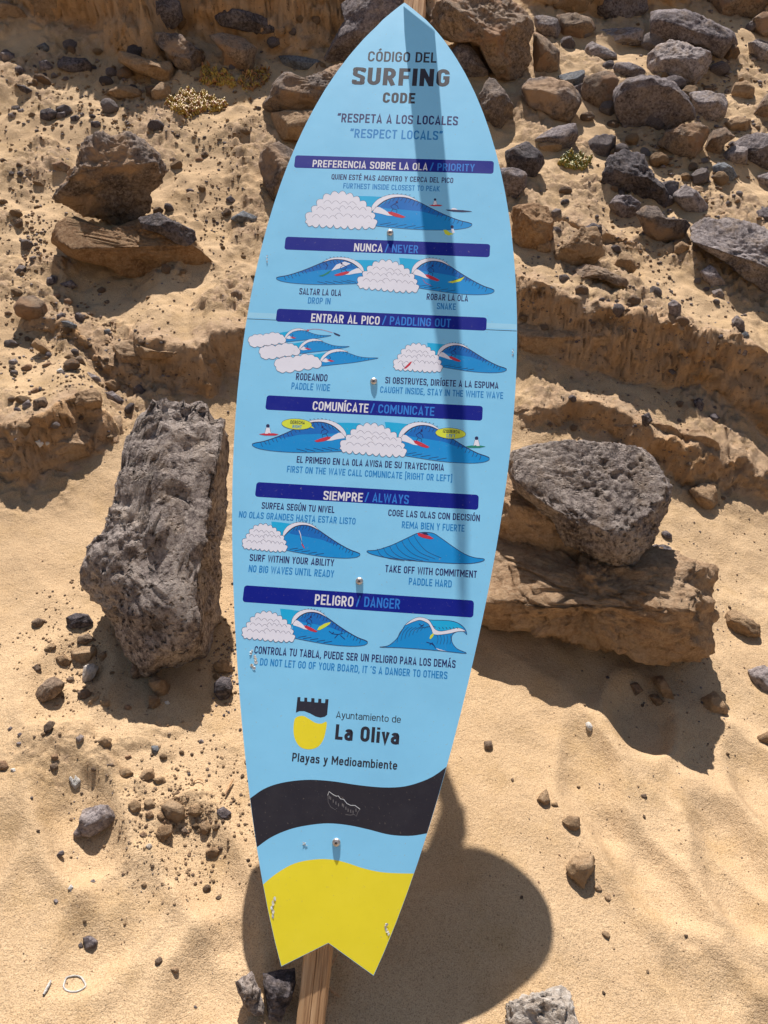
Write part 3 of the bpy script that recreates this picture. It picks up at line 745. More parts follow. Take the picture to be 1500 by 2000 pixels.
 ('A', [892,855, 950,822, 1010,850, 992,885, 935,872], 'blue', 'flat grey-blue stone just left of the board by the NUNCA heading', {}),
 ('A', [882,775, 900,763, 920,780, 905,800, 885,792], 'dark', 'small dark pebble above the grey-blue stone left of the board', {}),
 ('A', [725,740, 745,735, 762,745, 745,757, 728,752], 'dark', 'small dark pebble right of the knobbly boulder', {}),
 ('A', [658,620, 680,612, 695,630, 675,645], 'brown', 'small brown pebble beyond the knobbly boulder', {}),
 ('A', [760,620, 785,612, 798,625, 778,640], 'brown', 'brown pebble on the sand below the yellow plants', {}),
 # rocks either side of the tip
 ('P', [505,290, 515,272, 535,270, 562,288, 600,300, 620,330, 610,395, 560,410, 528,395, 508,340], 'mixed', 'upright dark rock touching the left edge of the board', dict(T=.13)),
 ('P', [512,222, 560,215, 640,215, 700,250, 660,290, 600,282, 545,274, 514,268], 'tan', 'tan base rock in shade left of the board', dict(T=.14)),
 ('P', [530,165, 555,142, 568,140, 590,152, 620,143, 655,128, 720,118, 760,160, 740,235, 650,245, 600,240, 560,227, 515,218, 511,203, 528,185], 'mixed', 'broad dark boulder left of the board behind the title', dict(T=.18)),
 ('P', [660,5, 700,-20, 790,-20, 790,30, 740,60, 690,110, 640,134, 630,118, 655,70, 672,40], 'dark', 'steeply tilted dark slab behind the board tip on the left', dict(T=.16, planes=[((-.5, .6, .6), .6)], foot=(680, 150))),
 ('Q', [20,0, 150,-30, 300,-40, 560,-20, 690,60, 735,180, 745,350, 720,520, 600,560, 500,560, 430,450, 370,330, 300,290, 200,290, 100,250, 20,120], 'brown', 'massive brown sandstone boulder right of the board tip', dict(T=.3, rough=1.5, foot=(1000, 160))),
 ('Q', [735,195, 830,258, 920,350, 912,480, 820,510, 740,525], 'brown', 'brown slab leaning against the massive boulder at upper right', dict(T=.14)),
 ('Q', [160,330, 220,288, 320,298, 380,360, 425,440, 440,520, 400,560, 300,560, 230,500, 190,420], 'dark', 'dark rounded rock peeping out right of the board title', dict(T=.14)),
 ('Q', [400,560, 430,520, 480,540, 560,640, 602,720, 590,780, 545,840, 550,915, 430,890, 380,760, 370,650], 'mixed', 'brown and black rock under the dark one right of the board', dict(T=.13)),
 ('B', [210,740, 260,692, 330,690, 390,740, 412,790, 372,860, 320,892, 250,860, 200,800], 'black', 'black rock at the right edge of the board beside the first heading', {}),
 ('B', [188,800, 240,790, 300,800, 325,850, 320,900, 290,970, 240,1005, 210,960], 'dark', 'dark wedge of rock below the black one at the right edge of the board', {}),
 # right field
 ('B', [290,430, 340,375, 430,370, 520,400, 580,440, 592,500, 562,560, 540,606, 480,600, 400,562, 320,520], 'mixed', 'dark block with a tan face below the massive boulder', dict(planes=[((0, .8, .5), .75)])),
 ('B', [465,372, 540,345, 606,338, 607,395, 600,440, 560,430, 515,400], 'blue', 'pale grey wedge with a sunlit top behind the dark tan-faced block', dict(planes=[((-.1, .9, .5), .5)])),
 ('B', [600,375, 680,345, 745,345, 772,390, 762,430, 742,512, 680,545, 600,542, 588,450], 'brown', 'brown block right of the pale grey wedge', {}),
 ('B', [350,690, 400,640, 480,606, 562,598, 572,650, 572,722, 510,742, 430,700], 'dark', 'dark wedge rock with a slanting top on the sand right of the board', dict(planes=[((-.2, .9, .4), .55)])),
 ('B', [372,702, 430,688, 500,695, 490,735, 430,752, 385,740], 'tan', 'tan stone under the slanting dark wedge', {}),
 ('B', [750,430, 820,385, 880,360, 960,375, 1030,400, 1100,450, 1142,520, 1142,585, 1080,605, 1000,645, 930,682, 840,662, 780,622, 755,540], 'dark', 'large rounded dark boulder in the middle of the right rock field', dict(planes=[((0, .85, .52), (0, 45, .7)), ((0, -.45, .9), (0, 40, .75))], rough=1.2, nf=4, lo=.86)),
 ('B', [900,262, 960,210, 1020,185, 1130,220, 1230,250, 1262,310, 1222,370, 1200,422, 1100,432, 1000,382, 950,370, 900,330], 'grey', 'big lumpy grey boulder above the large rounded dark one', dict(rough=1.4)),
 ('B', [715,330, 740,305, 820,303, 890,330, 912,362, 850,392, 780,370], 'dark', 'leaf-shaped dark stone between the lumpy grey boulder and the pale wedge', {}),
 ('B', [593,222, 640,200, 700,230, 762,260, 766,290, 700,312, 640,290, 597,270], 'grey', 'small angular grey stone under the flat slab at upper right', dict(nf=10)),
 ('B', [605,188, 660,142, 760,132, 860,130, 910,150, 917,190, 890,222, 800,226, 700,212], 'grey', 'flat grey slab with a sunlit top at upper right', dict(planes=[((0, .95, .35), .5)])),
 ('B', [345,82, 400,70, 470,90, 499,130, 472,190, 430,202, 380,152, 350,120], 'grey', 'grey stone wedged right behind the massive boulder', {}),
 ('B', [450,72, 560,60, 640,90, 668,140, 610,182, 520,202, 470,152], 'brown', 'dull brown stone in shade behind the flat slab', {}),
 ('B', [640,-40, 760,-60, 900,-40, 918,50, 860,98, 740,108, 650,66], 'dark', 'dark shaded rock at the top edge left of the longest dark boulder', {}),
 ('B', [1150,-80, 1400,-80, 1520,-20, 1440,86, 1300,104, 1180,40], 'brown', 'large shaded brown rock at the top edge behind the longest dark boulder', dict(T=.2)),
 ('B', [430,-30, 560,-40, 655,-5, 632,50, 560,66, 450,42], 'tan', 'tan rounded rock at the top edge right of the board', {}),
 ('B', [920,60, 960,15, 1040,18, 1150,60, 1250,110, 1340,160, 1392,210, 1387,262, 1330,302, 1260,292, 1180,232, 1080,202, 1000,192, 928,190], 'dark', 'longest dark boulder near the top right corner', dict(T=.2)),
 ('B', [1395,210, 1450,196, 1510,220, 1580,260, 1580,325, 1470,322, 1400,262], 'grey', 'grey rock at the right edge beside the longest dark boulder', {}),
 ('B', [1420,90, 1500,45, 1600,60, 1600,200, 1500,212, 1430,172], 'brown', 'brown rock at the right edge under the top corner', {}),
 ('B', [1090,452, 1200,440, 1290,462, 1322,510, 1292,572, 1222,612, 1150,562, 1130,492], 'grey', 'streaked grey stone right of the large rounded dark boulder', {}),
 ('B', [1310,470, 1340,402, 1400,390, 1452,440, 1440,482, 1352,496], 'tan', 'tan stone near the right edge above the brown rocks', {}),
 ('B', [1420,562, 1500,450, 1600,420, 1600,602, 1470,602], 'brown', 'brown tilted rock cut by the right edge', {}),
 ('B', [1280,602, 1350,565, 1420,580, 1402,642, 1340,662], 'tan', 'pale tan stone left of the brown tilted rock at the right edge', {}),
 ('B', [955,702, 1000,640, 1080,610, 1160,593, 1212,620, 1222,682, 1182,742, 1142,786, 1050,762], 'brown', 'brown angular rock below the large rounded dark boulder', dict(nf=9)),
 ('B', [1218,622, 1280,608, 1342,670, 1292,702, 1262,772, 1210,782, 1188,732], 'brown', 'smaller brown rock leaning on the brown angular one', {}),
 ('B', [1270,760, 1330,702, 1400,720, 1402,802, 1340,822], 'grey', 'grey lump behind the pale pebble group at right', {}),
 ('B', [1320,692, 1400,650, 1500,650, 1600,702, 1600,820, 1500,862, 1400,802], 'dark', 'dark rock mass cut by the right edge level with the first heading', {}),
 ('B', [1225,812, 1270,780, 1332,820, 1352,862, 1310,905, 1240,872], 'blue', 'pale grey smooth stone below the brown rocks at right', {}),
 ('B', [1440,862, 1500,840, 1600,862, 1600,932, 1500,922, 1440,902], 'grey', 'grey stone at the right edge above the long slab', {}),
 ('B', [1430,1032, 1500,1010, 1570,1040, 1550,1112, 1450,1092], 'dark', 'dark stone sitting above the long grey slab at the right edge', {}),
 ('B', [1030,930, 1080,888, 1150,930, 1222,1020, 1190,1050, 1100,1032, 1040,982], 'grey', 'grey flat-lying rock right of the ribbed black one', {}),
 ('B', [680,830, 720,758, 800,728, 880,740, 912,790, 950,862, 1010,920, 1042,1000, 1022,1052, 940,1012, 870,982, 790,945, 678,940], 'black', 'ribbed black lava rock in the middle of the right slope', dict(rough=1.8, pits=.8)),
 ('B', [715,1000, 760,945, 830,950, 882,990, 872,1060, 800,1082, 740,1062], 'dark', 'round dark stone with a hole below the ribbed black rock', dict(pits=.8)),
 ('B', [855,1040, 900,1000, 960,1008, 1002,1060, 1100,1070, 1132,1110, 1112,1162, 1050,1196, 960,1182, 900,1142], 'mixed', 'dark rock with a tan underside left of the long grey slab', {}),
 ('B', [1118,1112, 1180,1070, 1280,1058, 1400,1070, 1500,1110, 1640,1200, 1640,1520, 1500,1440, 1400,1372, 1280,1275, 1180,1212, 1120,1172], 'grey', 'long grey slab running out of the right edge', dict(T=.22, planes=[((0.2, .74, .64), (0, 8, .7)), ((-.28, -.66, .70), (0, 8, .7))], power=.5, rough=1.4, foot=(1420, 545), nf=2, lo=.9)),
 ('B', [1030,1242, 1045,1200, 1080,1176, 1118,1200, 1112,1236, 1060,1250], 'tan', 'small tan stone at the left tip of the long grey slab', {}),
 ('B', [1165,1322, 1200,1280, 1240,1308, 1292,1380, 1297,1432, 1240,1422, 1180,1362], 'grey', 'grey rock alone on the sand under the long grey slab', {}),
 ('B', [1225,1420, 1270,1408, 1290,1440, 1270,1466, 1235,1450], 'grey', 'small grey stone touching the lone grey rock on the right slope', {}),
 ('B', [1010,1482, 1040,1460, 1078,1490, 1075,1540, 1050,1562, 1018,1530], 'dark', 'small dark stone halfway up the right slope', {}),
 ('B', [1320,1560, 1350,1535, 1385,1570, 1388,1620, 1350,1632, 1325,1600], 'dark', 'dark knob low on the right slope near the edge', {}),
 ('B', [1360,1640, 1390,1615, 1412,1640, 1390,1660], 'blue', 'blue-grey pebble below the dark knob on the right slope', {}),
 ('B', [1340,1712, 1370,1690, 1402,1712, 1396,1738, 1350,1736], 'grey', 'rounded grey pebble on the sand lip at far right', {}),
 ('B', [530,1312, 580,1280, 680,1300, 740,1330, 820,1370, 842,1410, 822,1432, 760,1392, 700,1352, 620,1362, 540,1372], 'brown', 'long lumpy brown ridge of rock right of the board', dict(rough=1.8)),
 ('B', [440,1232, 520,1180, 600,1110, 660,1108, 702,1170, 702,1242, 650,1292, 560,1312, 470,1302], 'tan', 'tan clod with a dark cap beside the lumpy ridge', dict(rough=1.8)),
 ('B', [590,1110, 640,1085, 690,1105, 690,1150, 640,1165, 600,1150], 'black', 'black cap stone on the tan clod', dict(foot=(1155, 462))),
 ('B', [745,1292, 790,1220, 840,1250, 862,1310, 820,1352, 750,1332], 'tan', 'tan clod right of the capped clod', dict(rough=1.6)),
 ('B', [250,1010, 330,985, 420,1010, 470,1100, 440,1180, 380,1240, 290,1230, 250,1150], 'orange', 'orange sandstone hump touching the right edge of the board', dict(rough=1.5, T=.12)),
 ('B', [365,1190, 400,1160, 440,1185, 440,1225, 400,1245, 368,1230], 'tan', 'knob of tan stone in the shaded hollow right of the board', {}),
 ('P', [1252,812, 1268,805, 1275,822, 1262,836, 1252,828], 'black', 'black stone stuck in the orange bank at right', dict(foot=(1262, 845))),
 ('P', [1383,812, 1397,806, 1406,816, 1396,828, 1384,822], 'black', 'smaller black stone in the orange bank right of the first', {}),
 ('P', [1354,782, 1366,775, 1376,790, 1370,806, 1358,800], 'black', 'dark pebble lodged in the orange bank below the sand lip', {}),
 # around the right boulder
 ('D', [1110,640, 1180,605, 1245,610, 1257,700, 1210,762, 1150,702], 'tan', 'tan angular stone on the sand right of the pitted boulder', {}),
 ('D', [1290,1242, 1340,1220, 1460,1302, 1467,1362, 1400,1362, 1300,1312], 'tan', 'crumbly tan clod right of the orange block', dict(rough=1.8)),
 ('D', [975,850, 1000,838, 1032,860, 1030,885, 1000,885], 'dark', 'small dark pebble right beside the pitted boulder', {}),
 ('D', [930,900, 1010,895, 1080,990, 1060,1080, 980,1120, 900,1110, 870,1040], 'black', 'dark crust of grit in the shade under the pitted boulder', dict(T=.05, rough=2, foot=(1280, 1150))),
 ('D', [1400,1522, 1480,1490, 1540,1520, 1560,1640, 1430,1622], 'grey', 'grey rough rock at the right edge below the clod', {}),
 ('D', [1430,1850, 1500,1820, 1580,1830, 1570,1895, 1450,1892], 'tan', 'tan stone cut by the right edge on the lower sand', {}),
 ('D', [1172,1660, 1240,1622, 1278,1660, 1310,1720, 1300,1740, 1230,1735, 1180,1700], 'tan', 'tan triangular chip in front of the orange block', dict(nf=9)),
 ('D', [930,1562, 980,1540, 1030,1620, 1045,1668, 990,1652], 'tan', 'elongated tan stone in the shadow edge of the orange block', {}),
 ('D', [915,1642, 960,1638, 1002,1690, 945,1702], 'tan', 'flat tan stone just below the elongated one', {}),
 ('D', [820,1592, 860,1578, 892,1622, 852,1652], 'brown', 'round brown stone inside the shadow of the orange block', {}),
 ('D', [608,1780, 630,1770, 645,1800, 635,1826, 615,1812], 'white', 'tiny white shell bit on the sand below the orange block', {}),
 ('D', [112,1870, 150,1865, 158,1900, 135,1926, 115,1905], 'brown', 'small brown stone on the sand right of the board near the emblem', {}),
 # lower right
 ('G', [262,572, 320,515, 345,590, 312,616], 'clod', 'pointed sand clod on the lower right sand', {}),
 ('G', [400,692, 440,660, 500,668, 497,745, 450,742], 'clod', 'sand clod below the pointed one', {}),
 ('G', [340,595, 375,588, 385,615, 350,622], 'clod', 'tiny clod touching the pointed one', {}),
 ('G', [410,922, 450,880, 540,862, 602,882, 570,950, 540,1000, 520,1056, 440,992], 'clod', 'largest flat sand clod on the lower right sand', dict(T=.03, rough=1.6)),
 ('G', [568,1040, 605,1030, 618,1060, 590,1072], 'clod', 'small clod below the largest flat one', {}),
 ('G', [625,1090, 655,1080, 668,1110, 645,1126], 'clod', 'second small clod trailing the largest flat one', {}),
 ('G', [606,1280, 640,1275, 668,1300, 655,1325, 620,1300], 'clod', 'lone clod right of the round shadow edge', {}),
 ('G', [815,550, 850,545, 858,568, 825,572], 'brown', 'small brown stone among the ripples at lower right', {}),
 ('K', [1135,1160, 1180,1085, 1260,1062, 1345,1052, 1400,1035, 1440,1062, 1450,1160, 1475,1210, 1440,1290, 1300,1310, 1180,1290], 'pale', 'whitish pitted rock at the bottom edge right of the post', dict(pits=1.6, rough=1.5, T=.06, foot=(1060, 2040))),
 ('K', [110,1010, 160,972, 195,995, 215,1050, 245,1170, 210,1180, 150,1140, 130,1080], 'pitted', 'grey pitted stone standing left of the post foot', dict(pits=1.0, T=.035, foot=(512, 1995))),
 ('K', [225,1000, 290,985, 350,980, 362,1040, 330,1120, 300,1190, 250,1180, 235,1090], 'black', 'black stone in the shadow between the grey one and the post', dict(T=.035, foot=(550, 1998))),
 # lower left
 ('E', [195,490, 220,430, 270,380, 320,360, 380,400, 372,440, 320,492, 230,524], 'brown', 'biggest brown stone on the sand at lower left', {}),
 ('E', [385,375, 430,360, 442,400, 402,412], 'brown', 'small brown stone touching the biggest one at lower left', {}),
 ('E', [760,332, 785,240, 850,248, 862,340, 820,402, 770,372], 'brown', 'brown stone in shade under the tall lava slab', {}),
 ('E', [860,390, 900,355, 960,385, 1007,410, 1002,460, 950,497, 900,462], 'tan', 'pinkish tan knobby stone below the tall lava slab', dict(rough=1.6)),
 ('E', [870,470, 930,480, 942,530, 900,567, 870,540], 'tan', 'tan stone just below the knobby pinkish one', {}),
 ('E', [1255,402, 1300,360, 1360,368, 1372,430, 1342,492, 1290,508, 1253,462], 'black', 'round black stone left of the board level with the emblem', {}),
 ('E', [1250,290, 1300,262, 1360,285, 1368,335, 1300,352, 1252,335], 'tan', 'tan crumbly stone above the round black one', {}),
 ('E', [960,512, 985,505, 1000,522, 980,538], 'white', 'tiny white shell beside the knobby stone', {}),
 ('E', [252,205, 300,165, 332,180, 290,232], 'clod', 'upper left clod of the cluster below the slab corner', {}),
 ('E', [410,212, 480,185, 560,188, 582,240, 500,292, 440,272], 'clod', 'largest clod of the cluster below the slab corner', {}),
 ('E', [325,252, 370,230, 422,270, 400,317, 340,292], 'tan', 'lower left clod of the cluster below the slab corner', {}),
 ('E', [565,242, 610,212, 637,250, 600,287], 'tan', 'right clod of the cluster below the slab corner', {}),
 ('E', [455,130, 520,110, 560,150, 500,180, 450,165], 'brown', 'brown rubble piece at the slab corner', {}),
 ('E', [490,302, 540,280, 582,310, 562,362, 520,400, 478,402], 'pale', 'pale flat stone under the clod cluster', {}),
 ('E', [450,455, 500,430, 542,460, 512,512, 465,492], 'mixed', 'dark-mouthed stone below the pale flat one', {}),
 ('E', [512,520, 560,462, 582,480, 552,542], 'clod', 'flat sandy clod left of centre at lower left', {}),
 ('E', [580,500, 642,498, 642,547, 600,540], 'clod', 'second flat sandy clod beside the first', {}),
 ('E', [182,312, 215,290, 247,320, 210,346], 'brown', 'round brown pebble above the biggest brown stone', {}),
 ('E', [178,45, 220,20, 272,30, 252,65, 210,84], 'brown', 'smooth brown stone on clean sand at mid left', {}),
 ('E', [382,20, 440,-10, 520,0, 560,60, 490,80, 395,85], 'black', 'black crumbly stone against the lower left side of the slab', {}),
 ('E', [730,535, 750,525, 775,545, 755,570, 732,556], 'brown', 'small round stone alone on the sand below the slab', {}),
 ('E', [883,772, 915,762, 940,772, 930,800, 905,832], 'blue', 'small blue-grey chip on the lower left sand', {}),
 ('E', [1160,740, 1180,730, 1198,745, 1180,774], 'grey', 'small grey pebble left of the black wave band', {}),
 ('E', [440,725, 470,702, 495,712, 470,756, 448,750], 'grey', 'grey pebble in the middle of the lower left sand', {}),
 ('E', [42,672, 62,655, 76,665, 62,694], 'dark', 'upper pebble of three dark ones near the left edge', {}),
 ('E', [100,702, 120,690, 136,705, 118,726], 'dark', 'middle pebble of three dark ones near the left edge', {}),
 ('E', [90,756, 115,745, 135,757, 115,769], 'dark', 'lowest pebble of three dark ones near the left edge', {}),
 ('E', [255,652, 290,622, 330,630, 300,680, 258,718], 'brown', 'brown hooded clod with a dark hollow at lower left', {}),
 ('E', [296,828, 340,812, 346,850, 310,860], 'brown', 'upper brown stone of the pair left of the white shell', {}),
 ('E', [290,880, 335,865, 345,905, 300,920], 'brown', 'lower brown stone of the pair left of the white shell', {}),
 ('E', [565,742, 610,712, 660,730, 640,780, 590,772], 'clod', 'lumpy sand clod right of the grey pebble', {}),
 ('E', [728,832, 765,822, 775,842, 735,852], 'brown', 'flat brown chip below the lumpy clod', {}),
 ('E', [635,878, 660,867, 672,885, 650,898], 'brown', 'round brown chip above the sand clod cluster', {}),
 ('E', [-20,862, 30,855, 64,890, 30,916, -20,910], 'brown', 'brown stone cut by the left edge at lower left', {}),
 ('E', [418,1292, 470,1222, 480,1140, 560,1110, 642,1118, 682,1190, 642,1242, 560,1292, 440,1307], 'grey', 'streaked grey flat stone at lower left', dict(rough=1.6)),
 ('E', [908,1292, 930,1240, 1010,1230, 1012,1292, 962,1347, 920,1322], 'tan', 'angular tan stone at the foot of the clod cluster', {}),
 ('E', [940,1120, 1000,1080, 1082,1120, 1087,1192, 1020,1232, 970,1190], 'clod', 'largest clod of the lower cluster left of the black band', {}),
 ('E', [1203,1392, 1250,1355, 1297,1375, 1272,1422, 1220,1427], 'tan', 'rounded tan stone below the lower clod cluster', {}),
 ('E', [1258,1152, 1310,1125, 1357,1160, 1342,1217, 1290,1190], 'dark', 'dark crumbly stone at the right of the lower clod cluster', {}),
 ('E', [803,970, 840,910, 900,900, 912,950, 850,982], 'clod', 'left half of the split clod above the lower cluster', {}),
 ('E', [893,962, 960,945, 982,990, 920,997], 'clod', 'right half of the split clod above the lower cluster', {}),
 ('E', [748,1112, 790,1080, 828,1110, 815,1160, 770,1160], 'clod', 'leftmost clod of the lower cluster', {}),
 ('E', [840,1100, 880,1075, 915,1105, 890,1150, 850,1140], 'clod', 'second clod from the left in the lower cluster', {}),
 ('E', [850,1160, 885,1145, 905,1180, 880,1205, 855,1190], 'tan', 'small tan stone under the lower cluster', {}),
 ('E', [910,1170, 950,1150, 970,1190, 940,1220], 'tan', 'tan piece squeezed beside the largest clod of the lower cluster', {}),
 ('E', [1100,1130, 1160,1110, 1200,1150, 1150,1190, 1105,1175], 'clod', 'clod right of the largest one in the lower cluster', {}),
 ('E', [1170,1230, 1215,1205, 1245,1245, 1210,1300, 1172,1280], 'clod', 'clod just above the rounded tan stone', {}),
 ('E', [1050,1265, 1085,1245, 1110,1275, 1080,1300], 'brown', 'small brown stone right of the angular tan one', {}),
 ('E', [815,1290, 845,1270, 868,1295, 840,1317], 'brown', 'small brown stone left of the angular tan one', {}),
 ('E', [850,1355, 880,1340, 898,1362, 870,1385], 'pale', 'small pale stone below the angular tan one', {}),
 ('E', [320,1425, 350,1385, 380,1380, 375,1410, 335,1432], 'dark', 'elongated dark stone low on the left sand', {}),
 ('E', [690,910, 740,895, 785,930, 740,962, 700,950], 'clod', 'flat clod left of the split one', {}),
 ('F', [440,632, 480,615, 527,652, 502,692, 455,692], 'dark', 'dark angular pebble on the sand near the bottom left', {}),
 ('F', [415,665, 435,655, 445,680, 422,688], 'dark', 'tiny dark stone touching the dark angular pebble', {}),
 ('F', [822,752, 850,730, 872,745, 850,778, 828,778], 'brown', 'brown pebble near the bottom left of the board', {}),
 ('F', [905,800, 935,780, 960,805, 935,828], 'clod', 'sandy pebble right of the brown one near the bottom', {}),
 ('F', [748,350, 770,330, 785,350, 768,367], 'clod', 'small sandy pebble in the lower left middle', {}),
 ('F', [478,330, 500,317, 512,335, 492,348], 'grey', 'grey bead-like pebble on the lower left sand', {}),
 ('F', [1143,418, 1165,405, 1185,420, 1165,435], 'brown', 'brown pebble just left of the board tail shadow', {}),
 ('F', [283,430, 300,422, 316,438, 300,460], 'grey', 'grey chip above the dark angular pebble', {}),
 ('F', [1027,998, 1042,990, 1055,1002, 1040,1012], 'dark', 'tiny dark pebble near the bottom edge', {}),
 # mid left
 ('H', [75,290, 110,240, 200,228, 270,280, 292,350, 252,397, 180,390, 88,342], 'brown', 'big brown stone with a grey underside at mid left', {}),
 ('H', [355,382, 400,378, 460,408, 442,432, 380,417], 'blue', 'thin blue-grey slab right of the big brown stone', {}),
 ('H', [348,162, 420,140, 462,180, 402,202], 'dark', 'dark stone above the blue-grey slab', {}),
 ('H', [270,122, 320,115, 332,160, 300,180, 265,165], 'dark', 'dark stone at the edge of the shadow under the orange block', {}),
 ('H', [310,225, 345,215, 368,240, 345,262, 312,250], 'brown', 'brown pebble above the big brown stone at right', {}),
 ('H', [370,255, 410,245, 430,270, 405,300, 372,285], 'brown', 'brown pebble right of the previous heap at mid left', {}),
 ('H', [330,345, 365,330, 388,355, 360,378, 332,370], 'dark', 'dark pebble touching the big brown stone', {}),
 ('H', [605,435, 640,425, 652,450, 625,470], 'blue', 'small blue-grey stone above the sandstone ledge', {}),
 ('H', [608,265, 635,255, 648,278, 625,292], 'brown', 'brown pebble at the sand rim left of the board', {}),
 ('H', [1350,215, 1390,195, 1420,220, 1415,270, 1370,280], 'brown', 'brown stone by the board edge below DROP IN', {}),
 ('H', [25,330, 55,318, 76,335, 55,358, 30,352], 'brown', 'small brown stone left of the big brown one', {}),
 ('H', [128,870, 168,838, 192,880, 170,902, 135,892], 'grey', 'grey half of the twin stones on the sand shelf at left', {}),
 ('H', [193,842, 260,820, 287,862, 222,922, 193,882], 'brown', 'brown half of the twin stones on the sand shelf at left', {}),
 ('H', [175,790, 215,765, 238,795, 200,815], 'brown', 'small brown stone above the twin stones', {}),
 ('H', [328,672, 355,652, 383,682, 355,702], 'white', 'rounded white pebble on the left sand', {}),
 ('H', [118,655, 150,630, 192,635, 190,665, 150,690], 'brown', 'tan brown stone left of the white pebble', {}),
 ('H', [45,615, 90,600, 115,625, 75,645], 'grey', 'grey stone near the left edge above the twin stones', {}),
 ('H', [370,590, 420,565, 440,600, 410,618], 'tan', 'tan angular chip above the white pebble', {}),
 ('H', [435,600, 475,580, 505,635, 490,658, 450,630], 'brown', 'brown angular stone right of the tan chip', {}),
 ('H', [455,680, 520,680, 590,712, 612,750, 570,745, 500,712], 'grey', 'long thin grey splinter of rock above the left ledge', {}),
 ('H', [610,742, 660,720, 715,760, 700,800, 650,795], 'tan', 'tan rough stone at the end of the grey splinter', {}),
 ('H', [590,800, 660,790, 735,850, 712,880, 640,860], 'dark', 'dark stone in the hollow below the rough tan one', {}),
 ('H', [172,490, 220,480, 300,560, 325,590, 260,580, 190,540], 'tan', 'tan crumbly slab in the rubble above the white pebble', dict(rough=1.6)),
 ('H', [232,590, 280,580, 302,600, 260,615], 'tan', 'thin tan chip under the crumbly slab', {}),
 ('H', [240,640, 290,615, 315,640, 270,660], 'brown', 'brown chip below the thin tan one', {}),
 ('H', [395,830, 470,790, 560,770, 590,810, 600,880, 540,900, 440,880], 'tan', 'crumbly tan mass on the left ledge beside the slab', dict(rough=2, T=.08)),
 ('H', [235,1080, 270,1072, 300,1095, 280,1120, 240,1110], 'white', 'whitish stone set in the left ledge', {}),
 ('H', [800,520, 860,540, 930,560, 1060,545, 1050,590, 950,610, 830,600, 790,560], 'tan', 'rough rim of the ledge left of the board', dict(rough=2, T=.07)),
]
for i, (c, fl, kd, lab, kw) in enumerate(ROCKS):
    kw = dict(kw)
    o = outline_rock(PX(c, fl), 300 + i * 3, kind=kd, **kw)
    small = max(np.ptp(PX(c, fl)[:, 0]), np.ptp(PX(c, fl)[:, 1])) < 34
    cat = 'shell' if 'shell' in lab else ('pebble' if small else ('boulder' if 'boulder' in lab else ('clod' if 'clod' in lab else 'rock')))
    o.name = {'shell': 'shell_fragment', 'pebble': 'pebble', 'boulder': 'boulder', 'clod': 'sand_clod', 'rock': 'rock'}[cat]
    tag(o, lab, cat, {'pebble': 'single pebbles on the sand', 'boulder': 'boulders on the bank', 'clod': 'sand clods', 'rock': 'rocks on the bank', 'shell': 'shell fragments'}[cat])
print('rocks', time.time() - T0)

# ------------------------------------------------------------------ small stones: 280 single ones, the rest as ground cover
proto = []
for k in range(10):
    rng = np.random.default_rng(900 + k)
    S, F = ico(3 if k < 5 else 1)
    P = S * np.array([1, rng.uniform(.7, .95), rng.uniform(.5, .8)])
    P = facet(P, rng, 6, .7, .92)
    P = P + S * (0.16 * fbm(S * 1.8, 3, 950 + k))[:, None]
    proto.append((P, F))
random.seed(11)
KM = ['dark', 'grey', 'brown', 'tan', 'clod', 'blue', 'black']
KW = {'dark': 'dark', 'grey': 'grey', 'brown': 'brown', 'tan': 'tan', 'clod': 'sand-coloured', 'blue': 'blue-grey', 'black': 'black'}
pm = {}
for kd in KM:
    for k in range(5):
        pm[kd, k] = mesh_np('pebble', proto[k][0], proto[k][1], M[kd])
# (x0,y0,x1,y1, weight, size lo/hi px, kinds, phrase)
AREAS = [
 (0, 110, 520, 300, 46, 4, 17, ['dark', 'tan', 'clod', 'clod', 'brown', 'tan', 'grey'], 'on the upper left bank below the cliff'),
 (0, 300, 110, 600, 26, 4, 15, ['brown', 'tan', 'grey', 'clod'], 'on the slope at the left edge'),
 (330, 240, 520, 600, 30, 3, 12, ['brown', 'clod', 'tan', 'tan', 'dark'], 'on the sand between the knobbly boulder and the board'),
 (0, 580, 330, 820, 44, 4, 16, ['brown', 'tan', 'clod', 'grey'], 'on the sand shelf at mid left'),
 (60, 1180, 230, 1420, 22, 4, 12, ['brown', 'clod', 'tan'], 'on the sand below the tall lava slab'),
 (230, 1480, 490, 1720, 46, 4, 15, ['clod', 'tan', 'brown'], 'in the clod cluster left of the black band'),
 (0, 1400, 500, 1980, 12, 3, 8, ['brown', 'clod', 'tan', 'grey'], 'on the lower left sand'),
 (410, 1180, 470, 1400, 10, 4, 13, ['tan', 'brown', 'dark'], 'between the lava slab and the board'),
 (1010, 380, 1500, 720, 70, 3, 14, ['brown', 'tan', 'clod', 'grey', 'dark'], 'on the right slope among the rocks'),
 (1250, 60, 1500, 420, 34, 6, 22, ['grey', 'brown', 'tan', 'dark'], 'in the rock field at upper right'),
 (1010, 690, 1500, 1000, 26, 3, 9, ['tan', 'brown', 'dark'], 'around the right sandstone ledges'),
 (1180, 1000, 1500, 1500, 22, 3, 9, ['brown', 'tan', 'dark'], 'on the sand right of the orange block'),
 (900, 1400, 1500, 2000, 14, 3, 8, ['brown', 'clod'], 'on the rippled sand at lower right'),
]
tot = sum(a[4] for a in AREAS)
cand = []
